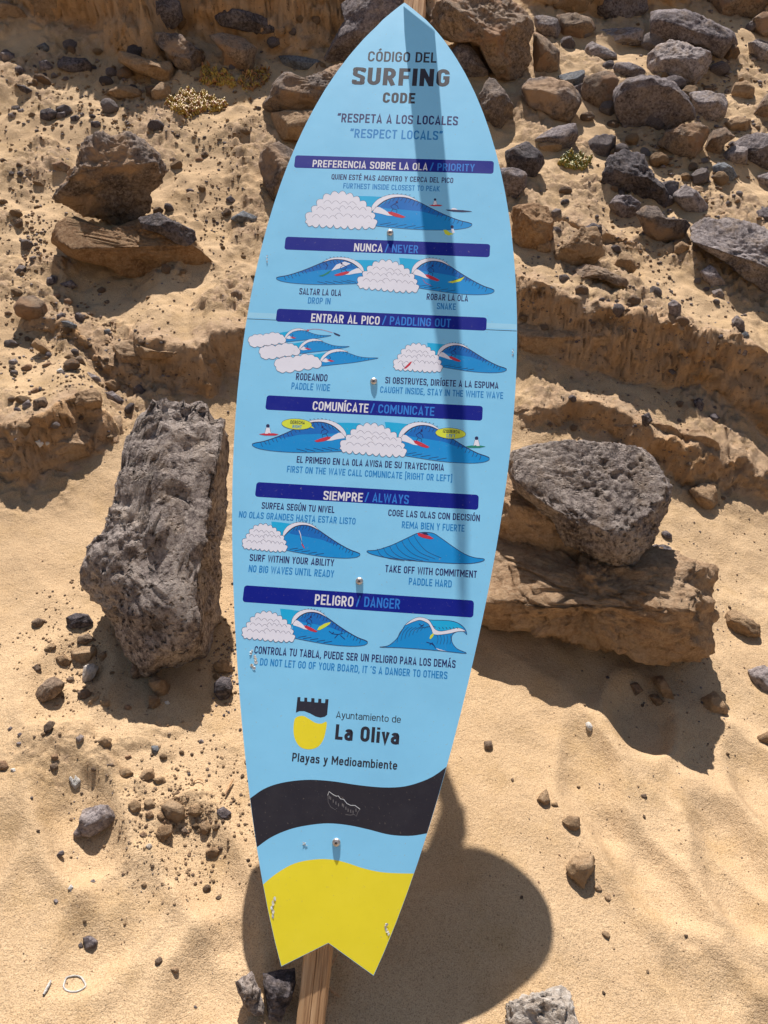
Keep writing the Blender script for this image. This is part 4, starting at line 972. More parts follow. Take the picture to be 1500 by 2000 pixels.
def scatter(n, mul, out, minpx=0):
    for a in AREAS:
        m_ = int(n * a[4] / tot)
        for q in range(m_):
            cx_, cy_, hx_, hy_ = (a[0] + a[2]) / 2, (a[1] + a[3]) / 2, (a[2] - a[0]) / 2, (a[3] - a[1]) / 2
            px, py = cx_ + hx_ * max(-1.7, min(1.7, random.gauss(0, .62))), cy_ + hy_ * max(-1.7, min(1.7, random.gauss(0, .62)))
            if not (-40 < px < 1540 and 15 < py < 2040): continue
            s = a[5] + (a[6] - a[5]) * random.random() ** 2.6
            out.append((px, py, s * mul, random.choice(a[7]), a[8]))
scatter(270, 1.0, cand)
RP_ = [(PX(c, fl).mean(0), lab) for c, fl, kd, lab, kw in ROCKS] + [(np.array(PX(c, fl)).mean(0), lab) for c, fl, kw, nm, lab, cat in BIG]
USED = set()
def where(px, py, kd, s, ph):
    best = sorted(RP_, key=lambda q: (q[0][0] - px) ** 2 + (q[0][1] - py) ** 2)[:7]
    sz = 'tiny' if s < 7.5 else ('small' if s < 11 else 'thumb-sized')
    first = None
    for c, lab in best:
        dx, dy = px - c[0], py - c[1]
        d_ = ('right of' if dx > 0 else 'left of') if abs(dx) > abs(dy) else ('below' if dy > 0 else 'above')
        L_ = f'{sz} {KW[kd]} pebble {d_} the {lab}'
        if len(L_.split()) <= 16:
            first = first or L_
            if L_ not in USED:
                USED.add(L_); return L_
    if first: return first
    return f'{sz} {KW[kd]} pebble {ph}'
for px, py, s, kd, ph in cand:
    hb = hit(px, py)
    if hb is None: continue
    s = max(s, 7.0)
    r = s * 0.5 * hb[2] / FPX * 1.15
    o = link('pebble', pm[kd, random.randrange(5)], None, tuple(hb[0] + np.array([0, 0, r * 0.25])))
    o.scale = (r, r, r)
    o.rotation_euler = (random.uniform(-.4, .4) + .3, random.uniform(-.4, .4), random.uniform(0, 6.28))
    tag(o, where(px, py, kd, s, ph), 'pebble', f'small {KW[kd]} pebbles {ph}')
MED = [
 (0, 90, 330, 260, 34, 14, 38, ['dark', 'black', 'grey', 'brown', 'tan']), (300, 200, 520, 560, 16, 10, 26, ['brown', 'tan', 'dark']),
 (0, 280, 110, 560, 12, 12, 30, ['tan', 'brown', 'grey']), (20, 560, 300, 840, 22, 12, 34, ['tan', 'brown', 'grey', 'dark']),
 (1080, 40, 1500, 420, 56, 18, 62, ['grey', 'dark', 'brown', 'tan']), (1020, 420, 1500, 640, 26, 12, 34, ['brown', 'tan', 'dark', 'grey']),
 (1020, 640, 1500, 980, 14, 10, 24, ['tan', 'brown', 'dark']), (340, 40, 640, 150, 14, 16, 42, ['brown', 'dark', 'tan'])]
mproto = []
for k in range(9):
    rng = np.random.default_rng(1900 + k)
    S, F = ico(4)
    P = S * np.array([1, rng.uniform(.6, .95), rng.uniform(.55, .85)])
    P = facet(P, rng, 9, .62, .9)
    mproto.append((roughen(P, 1.0, 1950 + k, 1.3), F))
mm_ = {}
random.seed(23)
for a in MED:
    for q in range(a[4]):
        px, py = random.uniform(a[0], a[2]), random.uniform(a[1], a[3])
        hb = hit(px, py)
        if hb is None: continue
        sz = a[5] + (a[6] - a[5]) * random.random() ** 2
        kd = random.choice(a[7]); k = random.randrange(9)
        if (kd, k) not in mm_: mm_[kd, k] = mesh_np('stone', mproto[k][0], mproto[k][1], M[kd])
        r = sz * 0.5 * hb[2] / FPX * 1.1
        o = link('stone', mm_[kd, k], None, tuple(hb[0] + np.array([0, 0, r * random.uniform(-.1, .3)])))
        o.scale = (r, r, r); o.rotation_euler = (random.uniform(-.7, .7) + .4, random.uniform(-.5, .5), random.uniform(0, 6.28))
        best = sorted(RP_, key=lambda q_: (q_[0][0] - px) ** 2 + (q_[0][1] - py) ** 2)[:7]
        lab = None
        for c, l_ in best:
            dx, dy = px - c[0], py - c[1]
            d_ = ('right of' if dx > 0 else 'left of') if abs(dx) > abs(dy) else ('below' if dy > 0 else 'above')
            L_ = f'half-buried {KW[kd]} stone {d_} the {l_}'
            if len(L_.split()) <= 16 and L_ not in USED: lab = L_; USED.add(L_); break
        tag(o, lab or f'half-buried {KW[kd]} stone on the bank', 'stone', 'half-buried stones on the bank')
# stuff: grit
def grit(name, n, mul, kinds, label, seed):
    random.seed(seed)
    rng = np.random.default_rng(seed)
    out = []
    scatter(n, mul, out)
    Vs, Fs, Ms, off = [], [], [], 0
    for px, py, s, kd, ph in out:
        # clumping
        if perlin(np.array([[px / 60, py / 60, 3.0]]), 5)[0] < -0.15 and random.random() < .6: continue
        hb = hit(px, py)
        if hb is None: continue
        P, F = proto[5 + random.randrange(5)]
        r = s * 0.5 * hb[2] / FPX
        a = random.uniform(0, 6.28); c, s_ = math.cos(a), math.sin(a)
        Q = P * r
        Q = np.stack([Q[:, 0] * c - Q[:, 1] * s_, Q[:, 0] * s_ + Q[:, 1] * c, Q[:, 2]], 1) + hb[0] + np.array([0, 0, r * .2])
        Vs.append(Q); Fs.append(F + off); off += len(Q)
        Ms.append(np.full(len(F), kinds.index(kd if kd in kinds else 'brown')))
    me = mesh_np(name, np.concatenate(Vs), np.concatenate(Fs), [M[k] for k in kinds], False, np.concatenate(Ms))
    o = link(name, me)
    tag(o, label, kind='stuff')
grit('gravel', 10500, 0.66, ['brown', 'dark', 'tan', 'clod', 'grey'], 'loose stone grit scattered over the bank', 77)
print('pebbles', time.time() - T0)

# ------------------------------------------------------------------ shells, sticks
def strip_curve(pts_px, wid, lift, mat, name, label, cat, n=40, closed=False):
    pts = []
    for p in pts_px:
        hb = hit(*p)
        pts.append(hb[0] + np.array([0, 0, lift]))
    pts = np.array(pts)
    V, F = [], []
    k = len(pts)
    for i in range(k):
        a, b_ = pts[max(i - 1, 0) if not closed else (i - 1) % k], pts[min(i + 1, k - 1) if not closed else (i + 1) % k]
        t = (b_ - a); t /= np.linalg.norm(t) + 1e-9
        s = np.cross(t, [0, 0, 1]); s /= np.linalg.norm(s) + 1e-9
        u = np.cross(s, t)
        w_ = wid * (1 if closed else (0.45 + 0.55 * math.sin(math.pi * (i + .5) / k)))
        for j in range(6):
            an = j * math.pi / 3
            V.append(pts[i] + s * w_ * math.cos(an) + u * w_ * math.sin(an))
    m_ = k if closed else k - 1
    for i in range(m_):
        for j in range(6):
            a0, a1 = i * 6 + j, i * 6 + (j + 1) % 6
            b0, b1 = ((i + 1) % k) * 6 + j, ((i + 1) % k) * 6 + (j + 1) % 6
            F.append((a0, a1, b1, b0))
    c0 = np.mean(V, axis=0)
    me = mesh_np(name, np.array(V) - c0, F, M[mat])
    return tag(link(name, me, None, c0), label, cat)
el = [(395 + 57 * (1 + .07 * math.sin(3 * a + 1) + .04 * math.sin(5 * a)) * math.cos(a), 880 + 46 * (1 + .08 * math.sin(2 * a + 2)) * math.sin(a)) for a in np.linspace(0, 2 * math.pi, 28, endpoint=False)]
strip_curve([(x * .36667, 1600 + y * .36667) for x, y in el], .0017, .0012, 'white', 'shell_ring', 'oval rim of a pale shell half buried at bottom left', 'shell', closed=True)
strip_curve([(x * .36667, 1600 + y * .36667) for x, y in [(233, 942), (245, 920), (258, 895), (272, 868)]], .0028, .003, 'white', 'shell_splinter', 'thin white splinter lying left of the shell rim', 'shell')
strip_curve([(x / 3, 1200 + y / 3) for x, y in [(1320, 1075), (1335, 1045), (1350, 1015), (1368, 985)]], .0028, .008, 'wood', 'stick', 'short brown twig left of the black band', 'twig')
strip_curve([(x / 3, 1200 + y / 3) for x, y in [(1130, 1000), (1145, 985), (1165, 978), (1185, 985), (1195, 998)]], .0014, .006, 'wood', 'stick', 'thin curved twig on the lower left sand', 'twig')
strip_curve([(400 + x / 2, 1400 + y / 2) for x, y in [(482, 1060), (500, 1085), (530, 1105)]], .0022, .006, 'wood', 'stick', 'pale splinter just right of the post foot', 'twig')
strip_curve([(400 + x / 2, 1400 + y / 2) for x, y in [(478, 1020), (498, 985), (518, 945)]], .0018, .012, 'wood', 'stick', 'dry stalk leaning right behind the post', 'twig')
def shell_chip(poly, label, seed):
    o = outline_rock(poly, seed, kind='white', T=.006, nf=5, rough=1.2, k=0.0, sub=4)
    o.name = 'shell_fragment'
    tag(o, label, 'shell', 'shell fragments')
shell_chip(PX('E', [402,962, 415,945, 432,975, 440,940, 478,975, 470,1000, 440,1028, 418,1000]), 'largest white broken shell on the lower left sand', 5001)
shell_chip(PX('E', [60,905, 85,900, 98,922, 75,932]), 'small white shell near the left edge beside a brown stone', 5002)
shell_chip(PX('F', [358,372, 378,345, 392,362, 380,380]), 'pointed white shell chip above the dark angular pebble', 5003)
shell_chip(PX('C', [170,655, 195,645, 215,665, 195,690]), 'whitish chip in the sand shelf near the left ledge', 5004)

# ------------------------------------------------------------------ succulent plants
def succulent(poly, n, rad, kinds, label, seed):
    rng = np.random.default_rng(seed)
    poly = np.array(poly, float)
    S, F = ico(1)
    Vs, Fs, Ms, off = [], [], [], 0
    lo_, hi_ = poly.min(0), poly.max(0)
    cnt = 0
    while cnt < n:
        p = lo_ + rng.random(2) * (hi_ - lo_)
        ins = False; j = len(poly) - 1
        for i in range(len(poly)):
            if (poly[i, 1] > p[1]) != (poly[j, 1] > p[1]) and p[0] < (poly[j, 0] - poly[i, 0]) * (p[1] - poly[i, 1]) / (poly[j, 1] - poly[i, 1]) + poly[i, 0]: ins = not ins
            j = i
        if not ins: continue
        cnt += 1
        hb = hit(*p)
        dome = 0.04 * (0.5 + perlin(np.array([[p[0] / 14, p[1] / 10, 1.0]]), seed)[0])
        c = hb[0] + np.array([0, 0, max(0.0, dome) * rng.random() ** 0.5])
        r = rad * rng.uniform(.6, 1.3)
        ax = rng.normal(size=3); ax[2] = abs(ax[2]) + .6; ax /= np.linalg.norm(ax)
        Q = S * r * .45 + np.outer(S @ ax, ax) * r * 1.1 + c
        Vs.append(Q); Fs.append(F + off); off += len(Q)
        Ms.append(np.full(len(F), rng.integers(len(kinds))))
    V = np.concatenate(Vs); c0 = V.mean(0); c0[2] = V[:, 2].min()
    me = mesh_np('foliage', V - c0, np.concatenate(Fs), [M[k] for k in kinds], True, np.concatenate(Ms))
    e = link('succulent_plant', None, None, c0)
    tag(e, label, 'plant', 'low succulent plants on the bank')
    link('foliage', me, e)
succulent(PX('A', [645,410, 700,375, 760,370, 830,385, 890,410, 860,440, 790,440, 740,470, 690,450]), 800, .010, ['leaf_yellow', 'leaf_yellow', 'leaf_rust'], 'larger mat of yellow succulent on the upper left bank', 61)
succulent(PX('A', [785,290, 810,270, 850,285, 920,320, 915,345, 860,340, 810,335, 785,330]), 420, .010, ['leaf_yellow', 'leaf_yellow', 'leaf_rust'], 'smaller yellow succulent clump behind the larger mat', 62)
succulent(PX('A', [930,330, 960,290, 1010,270, 1060,285, 1040,330, 990,360, 950,360]), 260, .009, ['leaf_rust', 'leaf_rust', 'leaf_yellow'], 'rusty dry succulent clump left of the board', 63)
succulent(PX('B', [475,810, 500,775, 560,762, 630,780, 640,810, 600,835, 520,830]), 420, .008, ['leaf_green', 'leaf_green', 'leaf_yellow'], 'olive green succulent cushion right of the board', 64)

# ------------------------------------------------------------------ the sign
def cam2w(v):
    c, s = math.cos(PITCH), math.sin(PITCH)
    return np.array([v[0], v[2] * c - v[1] * s, -v[2] * s - v[1] * c])
BO = CAM + cam2w((0.04571936, -1.19712527, 1.80832088))
BH = cam2w((0.99612041, 0.05937938, -0.06494776))
BV = cam2w((-0.07350005, 0.96724463, -0.24297238))
BN = cam2w((-0.04839283, -0.24680341, -0.9678565))
def uv(px, py):
    d = ray(px, py)
    t = ((BO - CAM) @ BN) / (d @ BN)
    q = CAM + d * t - BO
    return np.array([q @ BH, q @ BV])
def uvw(u, v, n=0.0): return BO + BH * u + BV * v + BN * n
HW = [0.0, 0.0511, 0.0896, 0.1215, 0.1484, 0.1714, 0.1912, 0.2082, 0.2229, 0.2356, 0.2465, 0.2558, 0.2636, 0.27, 0.2752, 0.2792, 0.282, 0.2837, 0.2844, 0.284, 0.2827, 0.2803, 0.2771, 0.273, 0.2681, 0.2624, 0.256, 0.2489, 0.2411, 0.2328, 0.2238, 0.2144, 0.2043, 0.1937, 0.1824, 0.1705, 0.1576, 0.1438, 0.1288, 0.1123, 0.094, 0.0735]
HV = np.linspace(0, 2.06, 42)
CU = 0.008
def hw(v): return float(np.interp(v, HV, HW))
VT = 2.0457
vs = np.concatenate([[0, .004, .01, .02, .032], np.linspace(.05, VT, 110)])
def hws(v):
    return hw(v) if v > .05 else 0.0511 * (v / .0502) ** .93
outl = [(CU * min(1, v / .1 + .3) + hws(v), -v) for v in vs[1:]]
outr = [(CU * min(1, v / .1 + .3) - hws(v), -v) for v in vs[1:]]
tip = (0.0024, 0.0)
notch = (0.0061, -2.0026)
OUT = [tip] + outl + [notch] + outr[::-1]
root_px = (601, 2088)
hb = hit(*root_px)
base_pt = hb[0]
sign = link('surf_code_sign', None, None, tuple(base_pt))
tag(sign, 'tall light blue surfboard-shaped surfing code sign on a wooden post', 'sign')
mat = Matrix(((BH[0], -BV[0], BN[0], BO[0] - base_pt[0]), (BH[1], -BV[1], BN[1], BO[1] - base_pt[1]), (BH[2], -BV[2], BN[2], BO[2] - base_pt[2]), (0, 0, 0, 1)))
TH = 0.011
def tess(poly):
    return geometry.tessellate_polygon([[Vector((p[0], p[1], 0)) for p in poly]])
def panel():
    n = len(OUT)
    V = [(x, y, 0) for x, y in OUT] + [(x, y, -TH) for x, y in OUT]
    me = bpy.data.meshes.new('board_panel')
    tr = tess(OUT)
    F = []; mi = []
    for t in tr:
        a, b_, c = t
        ar = (OUT[b_][0] - OUT[a][0]) * (OUT[c][1] - OUT[a][1]) - (OUT[b_][1] - OUT[a][1]) * (OUT[c][0] - OUT[a][0])
        if ar < 0: b_, c = c, b_
        F.append((a, b_, c)); mi.append(0)
        F.append((a + n, c + n, b_ + n)); mi.append(1)
    for i in range(n):
        j = (i + 1) % n
        F.append((i, i + n, j + n, j)); mi.append(1)
    me.from_pydata(V, [], F)
    me.materials.append(M['sky_vinyl']); me.materials.append(M['edge'])
    for p, k in zip(me.polygons, mi): p.material_index = k
    me.update()
    return me
board = link('board', panel(), sign)
board.matrix_local = mat
LY = 0.00004
class Pr:
    """collects flat printed shapes in board coordinates (x right, y up) with their layer"""
    def __init__(s): s.V, s.F, s.m, s.mats = [], [], [], []
    def mi(s, k):
        if k not in s.mats: s.mats.append(k)
        return s.mats.index(k)
    def poly(s, pts, mat, ly):
        pts = [tuple(p) for p in pts]
        o = len(s.V)
        s.V += [(x, y, ly * LY) for x, y in pts]
        for t in tess(pts):
            a, b_, c = t
            ar = (pts[b_][0] - pts[a][0]) * (pts[c][1] - pts[a][1]) - (pts[b_][1] - pts[a][1]) * (pts[c][0] - pts[a][0])
            if abs(ar) < 1e-12: continue
            if ar < 0: b_, c = c, b_
            s.F.append((a + o, b_ + o, c + o)); s.m.append(s.mi(mat))
    def line(s, pts, w, mat, ly, closed=False, taper=False, miter=False):
        pts = np.array(pts, float); k = len(pts)
        o = len(s.V)
        for i in range(k):
            a = pts[(i - 1) % k] if (closed or i > 0) else pts[i]
            b_ = pts[(i + 1) % k] if (closed or i < k - 1) else pts[i]
            t = b_ - a; l = np.linalg.norm(t)
            if miter and (closed or 0 < i < k - 1):
                e0 = pts[i] - a; e1 = b_ - pts[i]
                t = e0 / (np.linalg.norm(e0) + 1e-12) + e1 / (np.linalg.norm(e1) + 1e-12); l = np.linalg.norm(t)
            t = t / l if l > 0 else np.array([1, 0])
            nrm = np.array([-t[1], t[0]])
            ww = w / 2 * ((1 - .75 * i / (k - 1)) if taper else 1)
            if miter and (closed or 0 < i < k - 1):
                e = pts[(i + 1) % k] - pts[i]; le = np.linalg.norm(e)
                if le > 0: ww /= max(0.42, abs(t @ (e / le)))
            p, q = pts[i] + nrm * ww, pts[i] - nrm * ww
            s.V += [(p[0], p[1], ly * LY), (q[0], q[1], ly * LY)]
        for i in range(k if closed else k - 1):
            j = (i + 1) % k
            s.F.append((o + 2 * i, o + 2 * i + 1, o + 2 * j + 1, o + 2 * j)); s.m.append(s.mi(mat))
    def build(s, name, label=None):
        me = bpy.data.meshes.new(name)
        me.from_pydata(s.V, [], s.F)
        for k in s.mats: me.materials.append(M[k])
        for p, k in zip(me.polygons, s.m): p.material_index = k
        me.update()
        o = link(name, me, board)
        if label: o['label'] = label
        return o
def bp(px, py):
    q = uv(px, py)
    return (q[0], -q[1])
def spline(pts, n=8, closed=False):
    pts = np.array(pts, float); k = len(pts); out = []
    for i in range(k if closed else k - 1):
        if closed: p0, p1, p2, p3 = pts[(i - 1) % k], pts[i], pts[(i + 1) % k], pts[(i + 2) % k]
        else: p0, p1, p2, p3 = pts[max(i - 1, 0)], pts[i], pts[i + 1], pts[min(i + 2, k - 1)]
        for t in np.linspace(0, 1, n, endpoint=False):
            out.append(0.5 * ((2 * p1) + (-p0 + p2) * t + (2 * p0 - 5 * p1 + 4 * p2 - p3) * t * t + (-p0 + 3 * p1 - 3 * p2 + p3) * t ** 3))
    if not closed: out.append(pts[-1])
    return np.array(out)
# printed bands that run to the edge
def bandshape(name, top_px, bot_px, mat, ly):
    tp = np.array([bp(*p) for p in spline(top_px, 5)])
    n = 40
    def curve(C, t):
        u = 0.0
        for _ in range(12):
            v = np.interp(u, C[:, 0], C[:, 1])
            u = CU + t * (hw(-v) - .0004)
        return (u, np.interp(u, C[:, 0], C[:, 1]))
    ts = np.linspace(-1, 1, n)
    top = [curve(tp, t) for t in ts]
    pr = Pr()
    if bot_px is not None:
        bt = np.array([bp(*p) for p in spline(bot_px, 5)])
        bot = [curve(bt, t) for t in ts]
    else:
        bot = []
        for t in ts:
            u = CU + t * (hw(VT) - .0004)
            e = outl[-1] if t > 0 else outr[-1]
            f = (u - notch[0]) / (e[0] - notch[0])
            f = min(max(f, 0), 1)
            bot.append((u if abs(t) < 1 else u, notch[1] + (e[1] - notch[1]) * f + .0006))
    o = len(pr.V)
    # side subdivisions so that the band follows the board's edge
    rows = 12
    for r in range(rows + 1):
        f = r / rows
        for i, t in enumerate(ts):
            a, c = top[i], bot[i]
            y = a[1] + (c[1] - a[1]) * f
            x = CU + t * (hw(-y) - .0004)
            if bot_px is None and f > .97: x = c[0]
            pr.V.append((x, y, ly * LY))
    for r in range(rows):
        for i in range(n - 1):
            a = o + r * n + i
            pr.F.append((a, a + n, a + n + 1, a + 1)); pr.m.append(pr.mi(mat))
    return pr.build(name)
K = lambda l: [(400 + x * .5, 1400 + y * .5) for x, y in l]
bandshape('black_wave_band', K([(120, 350), (175, 320), (230, 282), (300, 258), (400, 246), (500, 252), (600, 267), (700, 276), (780, 272), (850, 252), (900, 228), (950, 190), (1010, 140)]),
          K([(150, 550), (203, 510), (260, 470), (330, 440), (400, 424), (480, 416), (560, 423), (640, 440), (720, 460), (800, 465), (868, 455), (930, 440)]), 'black_vinyl', 1)
bandshape('yellow_tail', K([(180, 700), (228, 655), (280, 612), (350, 573), (430, 557), (500, 558), (560, 572), (620, 592), (700, 608), (811, 612), (880, 610)]), None, 'yellow', 1)
# seam of the two vinyl sheets
pr = Pr()
def seam(y0, y1, d0, d1, mat, ly):
    a = bp(470, y0); b_ = bp(1020, y1)
    t = np.linspace(0, 1, 2)
    def at(f, dy): 
        y = (a[1] + b_[1]) / 2 + (f - .5) * (b_[1] - a[1]) * .4 + dy
        x = CU + (2 * f - 1) * (hw(-y) - .0005)
        return (x, y)
    pr.poly([at(0, d0), at(1, d0), at(1, d1), at(0, d1)], mat, ly)
seam(609, 634, .0, -.012, 'seam_vinyl', .5)
seam(621, 647, .0, -.0014, 'ink', .7)
pr.build('vinyl_seam')

# headings and bars
BARS = [((578, 304), (965, 314), (574, 327), (963, 340)), ((557, 462), (957, 477), (556, 487), (956, 503)), ((541, 603), (951, 620), (540, 627), (949, 647)),
        ((522, 772), (942, 793), (519, 800), (941, 822)), ((502, 942), (935, 966), (499, 970), (932, 996)), ((477, 1144), (927, 1172), (474, 1176), (924, 1206))]
bars = []
for q in BARS:
    c = np.array([bp(*p) for p in q])
    x0, x1 = CU - .0005 - .2205, CU - .0005 + .2205
    y1, y0 = (c[0, 1] + c[1, 1]) / 2, (c[2, 1] + c[3, 1]) / 2
    r = .006
    pts = []
    for cx, cy, a0 in ((x1 - r, y1 - r, 0), (x0 + r, y1 - r, 90), (x0 + r, y0 + r, 180), (x1 - r, y0 + r, 270)):
        for k in range(6):
            a = R(a0 + k * 18)
            pts.append((cx + r * math.cos(a), cy + r * math.sin(a)))
    p_ = Pr(); p_.poly(pts, 'navy', 1.2)
    bars.append(p_.build('heading_bar'))

# lettering
def glyphs(ch, S):
    """strokes of a condensed grotesque in a cap height of 1, stroke width S: (advance, [polyline...])"""
    t = S / 2
    def arc(cx, cy, rx, ry, a0, a1, n=6):
        return [(cx + rx * math.cos(R(a)), cy + ry * math.sin(R(a))) for a in np.linspace(a0, a1, n)]
    acc = {'Á': 'A', 'É': 'E', 'Í': 'I', 'Ó': 'O', 'Ú': 'U'}
    if ch in acc:
        w, st = glyphs(acc[ch], S)
        return w, st + [[(w / 2 - .06, 1.09), (w / 2 + .10, 1.27)]]
    W = .56; l, r, b, tp, c = t, .56 - t, t, 1 - t, .28
    q = (r - l) / 2; qy = q * 1.08
    loop = lambda l, r, b, tp, q, qy: arc((l + r) / 2, tp - qy, q, qy, 0, 180, 9) + arc((l + r) / 2, b + qy, q, qy, 180, 360, 9)
    if ch == ' ': return .24, []
    if ch == 'A': return .60, [[(t * .95, 0), (.30, 1 - t * .7), (.60 - t * .95, 0)], [(.14, .24), (.46, .24)]]
    if ch == 'B': return W, [[(l, 0), (l, 1)], [(l, tp), (c, tp)] + arc(c, tp - .215 + t * .5, q * .92, .215 - t * .5, 90, -90)[1:-1] + [(c, .53), (l, .53)], [(l, .53), (c, .53)] + arc(c, (.53 + b) / 2, q, (.53 - b) / 2, 90, -90)[1:-1] + [(c, b), (l, b)]]
    if ch == 'C': return W, [[(r, .68)] + arc(c, tp - qy, q, qy, 0, 180, 9) + arc(c, b + qy, q, qy, 180, 360, 9) + [(r, .32)]]
    if ch == 'D': return W, [[(l, 0), (l, 1)], [(l, tp), (.27, tp)] + arc(.27, tp - .24, r - .27, .24, 80, 0) + arc(.27, b + .24, r - .27, .24, 0, -80) + [(.27, b), (l, b)]]
    if ch == 'E': return .50, [[(.50, tp), (l, tp), (l, b), (.50, b)], [(l, .5), (.45, .5)]]
    if ch == 'F': return .48, [[(.48, tp), (l, tp), (l, 0)], [(l, .49), (.43, .49)]]
    if ch == 'G': return W, [[(r, .70)] + arc(c, tp - qy, q, qy, 0, 180, 9) + arc(c, b + qy, q, qy, 180, 360, 9) + [(r, .50), (c + .01, .50)]]
    if ch == 'H': return W + .02, [[(l, 0), (l, 1)], [(r + .02, 0), (r + .02, 1)], [(l, .5), (r + .02, .5)]]
    if ch == 'I': return S, [[(t, 0), (t, 1)]]
    if ch == 'J': return .44, [[(.44 - t, 1), (.44 - t, .25)] + arc(.22, .24, .22 - t, .24 - t, 0, -150)]
    if ch == 'K': return .60, [[(l, 0), (l, 1)], [(.57 - t, 1), (l, .36)], [(.20, .52), (.60 - t, 0)]]
    if ch == 'L': return .46, [[(l, 1), (l, b), (.46, b)]]
    if ch == 'M': return .74, [[(l, 0), (l, 1)], [(.74 - t, 0), (.74 - t, 1)], [(l, 1 - t * .6), (.37, .34), (.74 - t, 1 - t * .6)]]
    if ch == 'N': return .60, [[(l, 0), (l, 1)], [(.60 - t, 0), (.60 - t, 1)], [(l, 1 - t * .3), (.60 - t, t * .3)]]
    if ch == 'O': return W, [loop(l, r, b, tp, q, qy) + [(r, tp - qy)]]
    if ch == 'P': return .53, [[(l, 0), (l, 1)], [(l, tp), (c, tp)] + arc(c, (tp + .44) / 2, .53 - t - c, (tp - .44) / 2, 90, -90)[1:-1] + [(c, .44), (l, .44)]]
    if ch == 'Q': return W, [loop(l, r, b, tp, q, qy) + [(r, tp - qy)], [(.34, .22), (.56, -.04)]]
    if ch == 'R': return .56, [[(l, 0), (l, 1)], [(l, tp), (c, tp)] + arc(c, (tp + .46) / 2, .54 - t - c, (tp - .46) / 2, 90, -90)[1:-1] + [(c, .46), (l, .46)], [(.26, .46), (.55 - t, 0)]]
    if ch == 'S': return .54, [spline([(.53 - t, .73), (.46, .87), (.27, tp), (.10, .89), (t + .01, .74), (.11, .60), (.27, .51), (.44, .41), (.53 - t, .26), (.44, .11), (.27, b), (.10, .12), (t, .28)], 3)]
    if ch == 'T': return .50, [[(0, tp), (.50, tp)], [(.25, 0), (.25, tp)]]
    if ch == 'U': return W, [[(l, 1)] + arc(c, b + qy, q, qy, 180, 360, 9) + [(r, 1)]]
    if ch == 'V': return .58, [[(t * .9, 1), (.29, t * .7), (.58 - t * .9, 1)]]
    if ch == 'W': return .86, [[(t * .9, 1), (.23, t * .7), (.43, .92), (.63, t * .7), (.86 - t * .9, 1)]]
    if ch == 'Y': return .56, [[(t * .9, 1), (.28, .42), (.56 - t * .9, 1)], [(.28, 0), (.28, .44)]]
    if ch == 'Z': return .52, [[(.02, tp), (.52 - t, tp), (t, b), (.52, b)]]
    if ch == ',': return S, [[(t + .02, S), (t - .05, -.14)]]
    if ch == '/': return .36, [[(.0, -.05), (.32, 1.05)]]
    if ch in '“': return .34, [[(.05, .74), (.13, 1.02)], [(.22, .74), (.30, 1.02)]]
    if ch in '”': return .34, [[(.05, .74), (.11, 1.02)], [(.22, .74), (.28, 1.02)]]
    if ch == '´': return .22, [[(.02, .80), (.16, 1.0)]]
    if ch == '(': return .26, [[(.26, 1.08), (t + .02, 1.08), (t + .02, -.08), (.26, -.08)]]
    if ch == ')': return .26, [[(0, 1.08), (.24 - t, 1.08), (.24 - t, -.08), (0, -.08)]]
    x = .74; xl, xr = t, .50 - t; xc = .25; xq = (xr - xl) / 2
    if ch == 'a': return .50, [[(xr, 0), (xr, x - .2)] + arc(xc, x - t - xq * .9, xq, xq * .9, 0, 165, 8), spline([(xr, .43), (.22, .41), (xl, .31), (xl, .17), (.17, t), (.33, .08), (xr, .20)], 3)]
    if ch == 'b': return .50, [[(l, 0), (l, 1)], loop(xl, xr, t, x - t, xq, xq) + [(xr, x - t - xq)]]
    if ch == 'd': return .50, [[(xr, 0), (xr, 1)], loop(xl, xr, t, x - t, xq, xq) + [(xr, x - t - xq)]]
    if ch == 'e': return .50, [[(xl, .38), (xr, .38), (xr, x - t - xq)] + arc(xc, x - t - xq, xq, xq, 8, 180, 8) + arc(xc, t + xq, xq, xq, 180, 340, 8)]
    if ch == 'i': return S, [[(t, 0), (t, x)], [(t, .86), (t, 1)]]
    if ch == 'l': return S, [[(t, 0), (t, 1)]]
    if ch == 'm': return .80, [[(l, 0), (l, x)]] + [[(l + k, .3)] + arc(l + k + .165, x - t - .165, .165, .165, 180, 0, 8) + [(l + k + .33, 0)] for k in (0, .33)]
    if ch == 'n': return .48, [[(l, 0), (l, x)], [(l, .3)] + arc(.24, x - t - (.24 - t), .24 - t, .24 - t, 180, 0, 8) + [(.48 - t, 0)]]
    if ch == 'o': return .50, [loop(xl, xr, t, x - t, xq, xq) + [(xr, x - t - xq)]]
    if ch == 's': return .46, [spline([(.45 - t, .54), (.34, .66), (.23, x - t), (.10, .65), (t, .54), (.10, .45), (.23, .38), (.37, .31), (.45 - t, .21), (.36, .08), (.22, t), (.09, .09), (t, .21)], 3)]
    if ch == 't': return .32, [[(.14, .95), (.14, .2), (.18, t), (.32, t)], [(0, x - t), (.30, x - t)]]
    if ch == 'u': return .48, [[(.48 - t, 0), (.48 - t, x)], [(l, x)] + arc(.24, t + (.24 - t), .24 - t, .24 - t, 180, 360, 8)]
    if ch == 'v': return .46, [[(t * .8, x), (.23, t * .6), (.46 - t * .8, x)]]
    if ch == 'y': return .46, [[(t * .8, x), (.24, .04)], [(.46 - t * .8, x), (.20, -.14), (.13, -.22), (.0, -.21)]]
    return .3, []
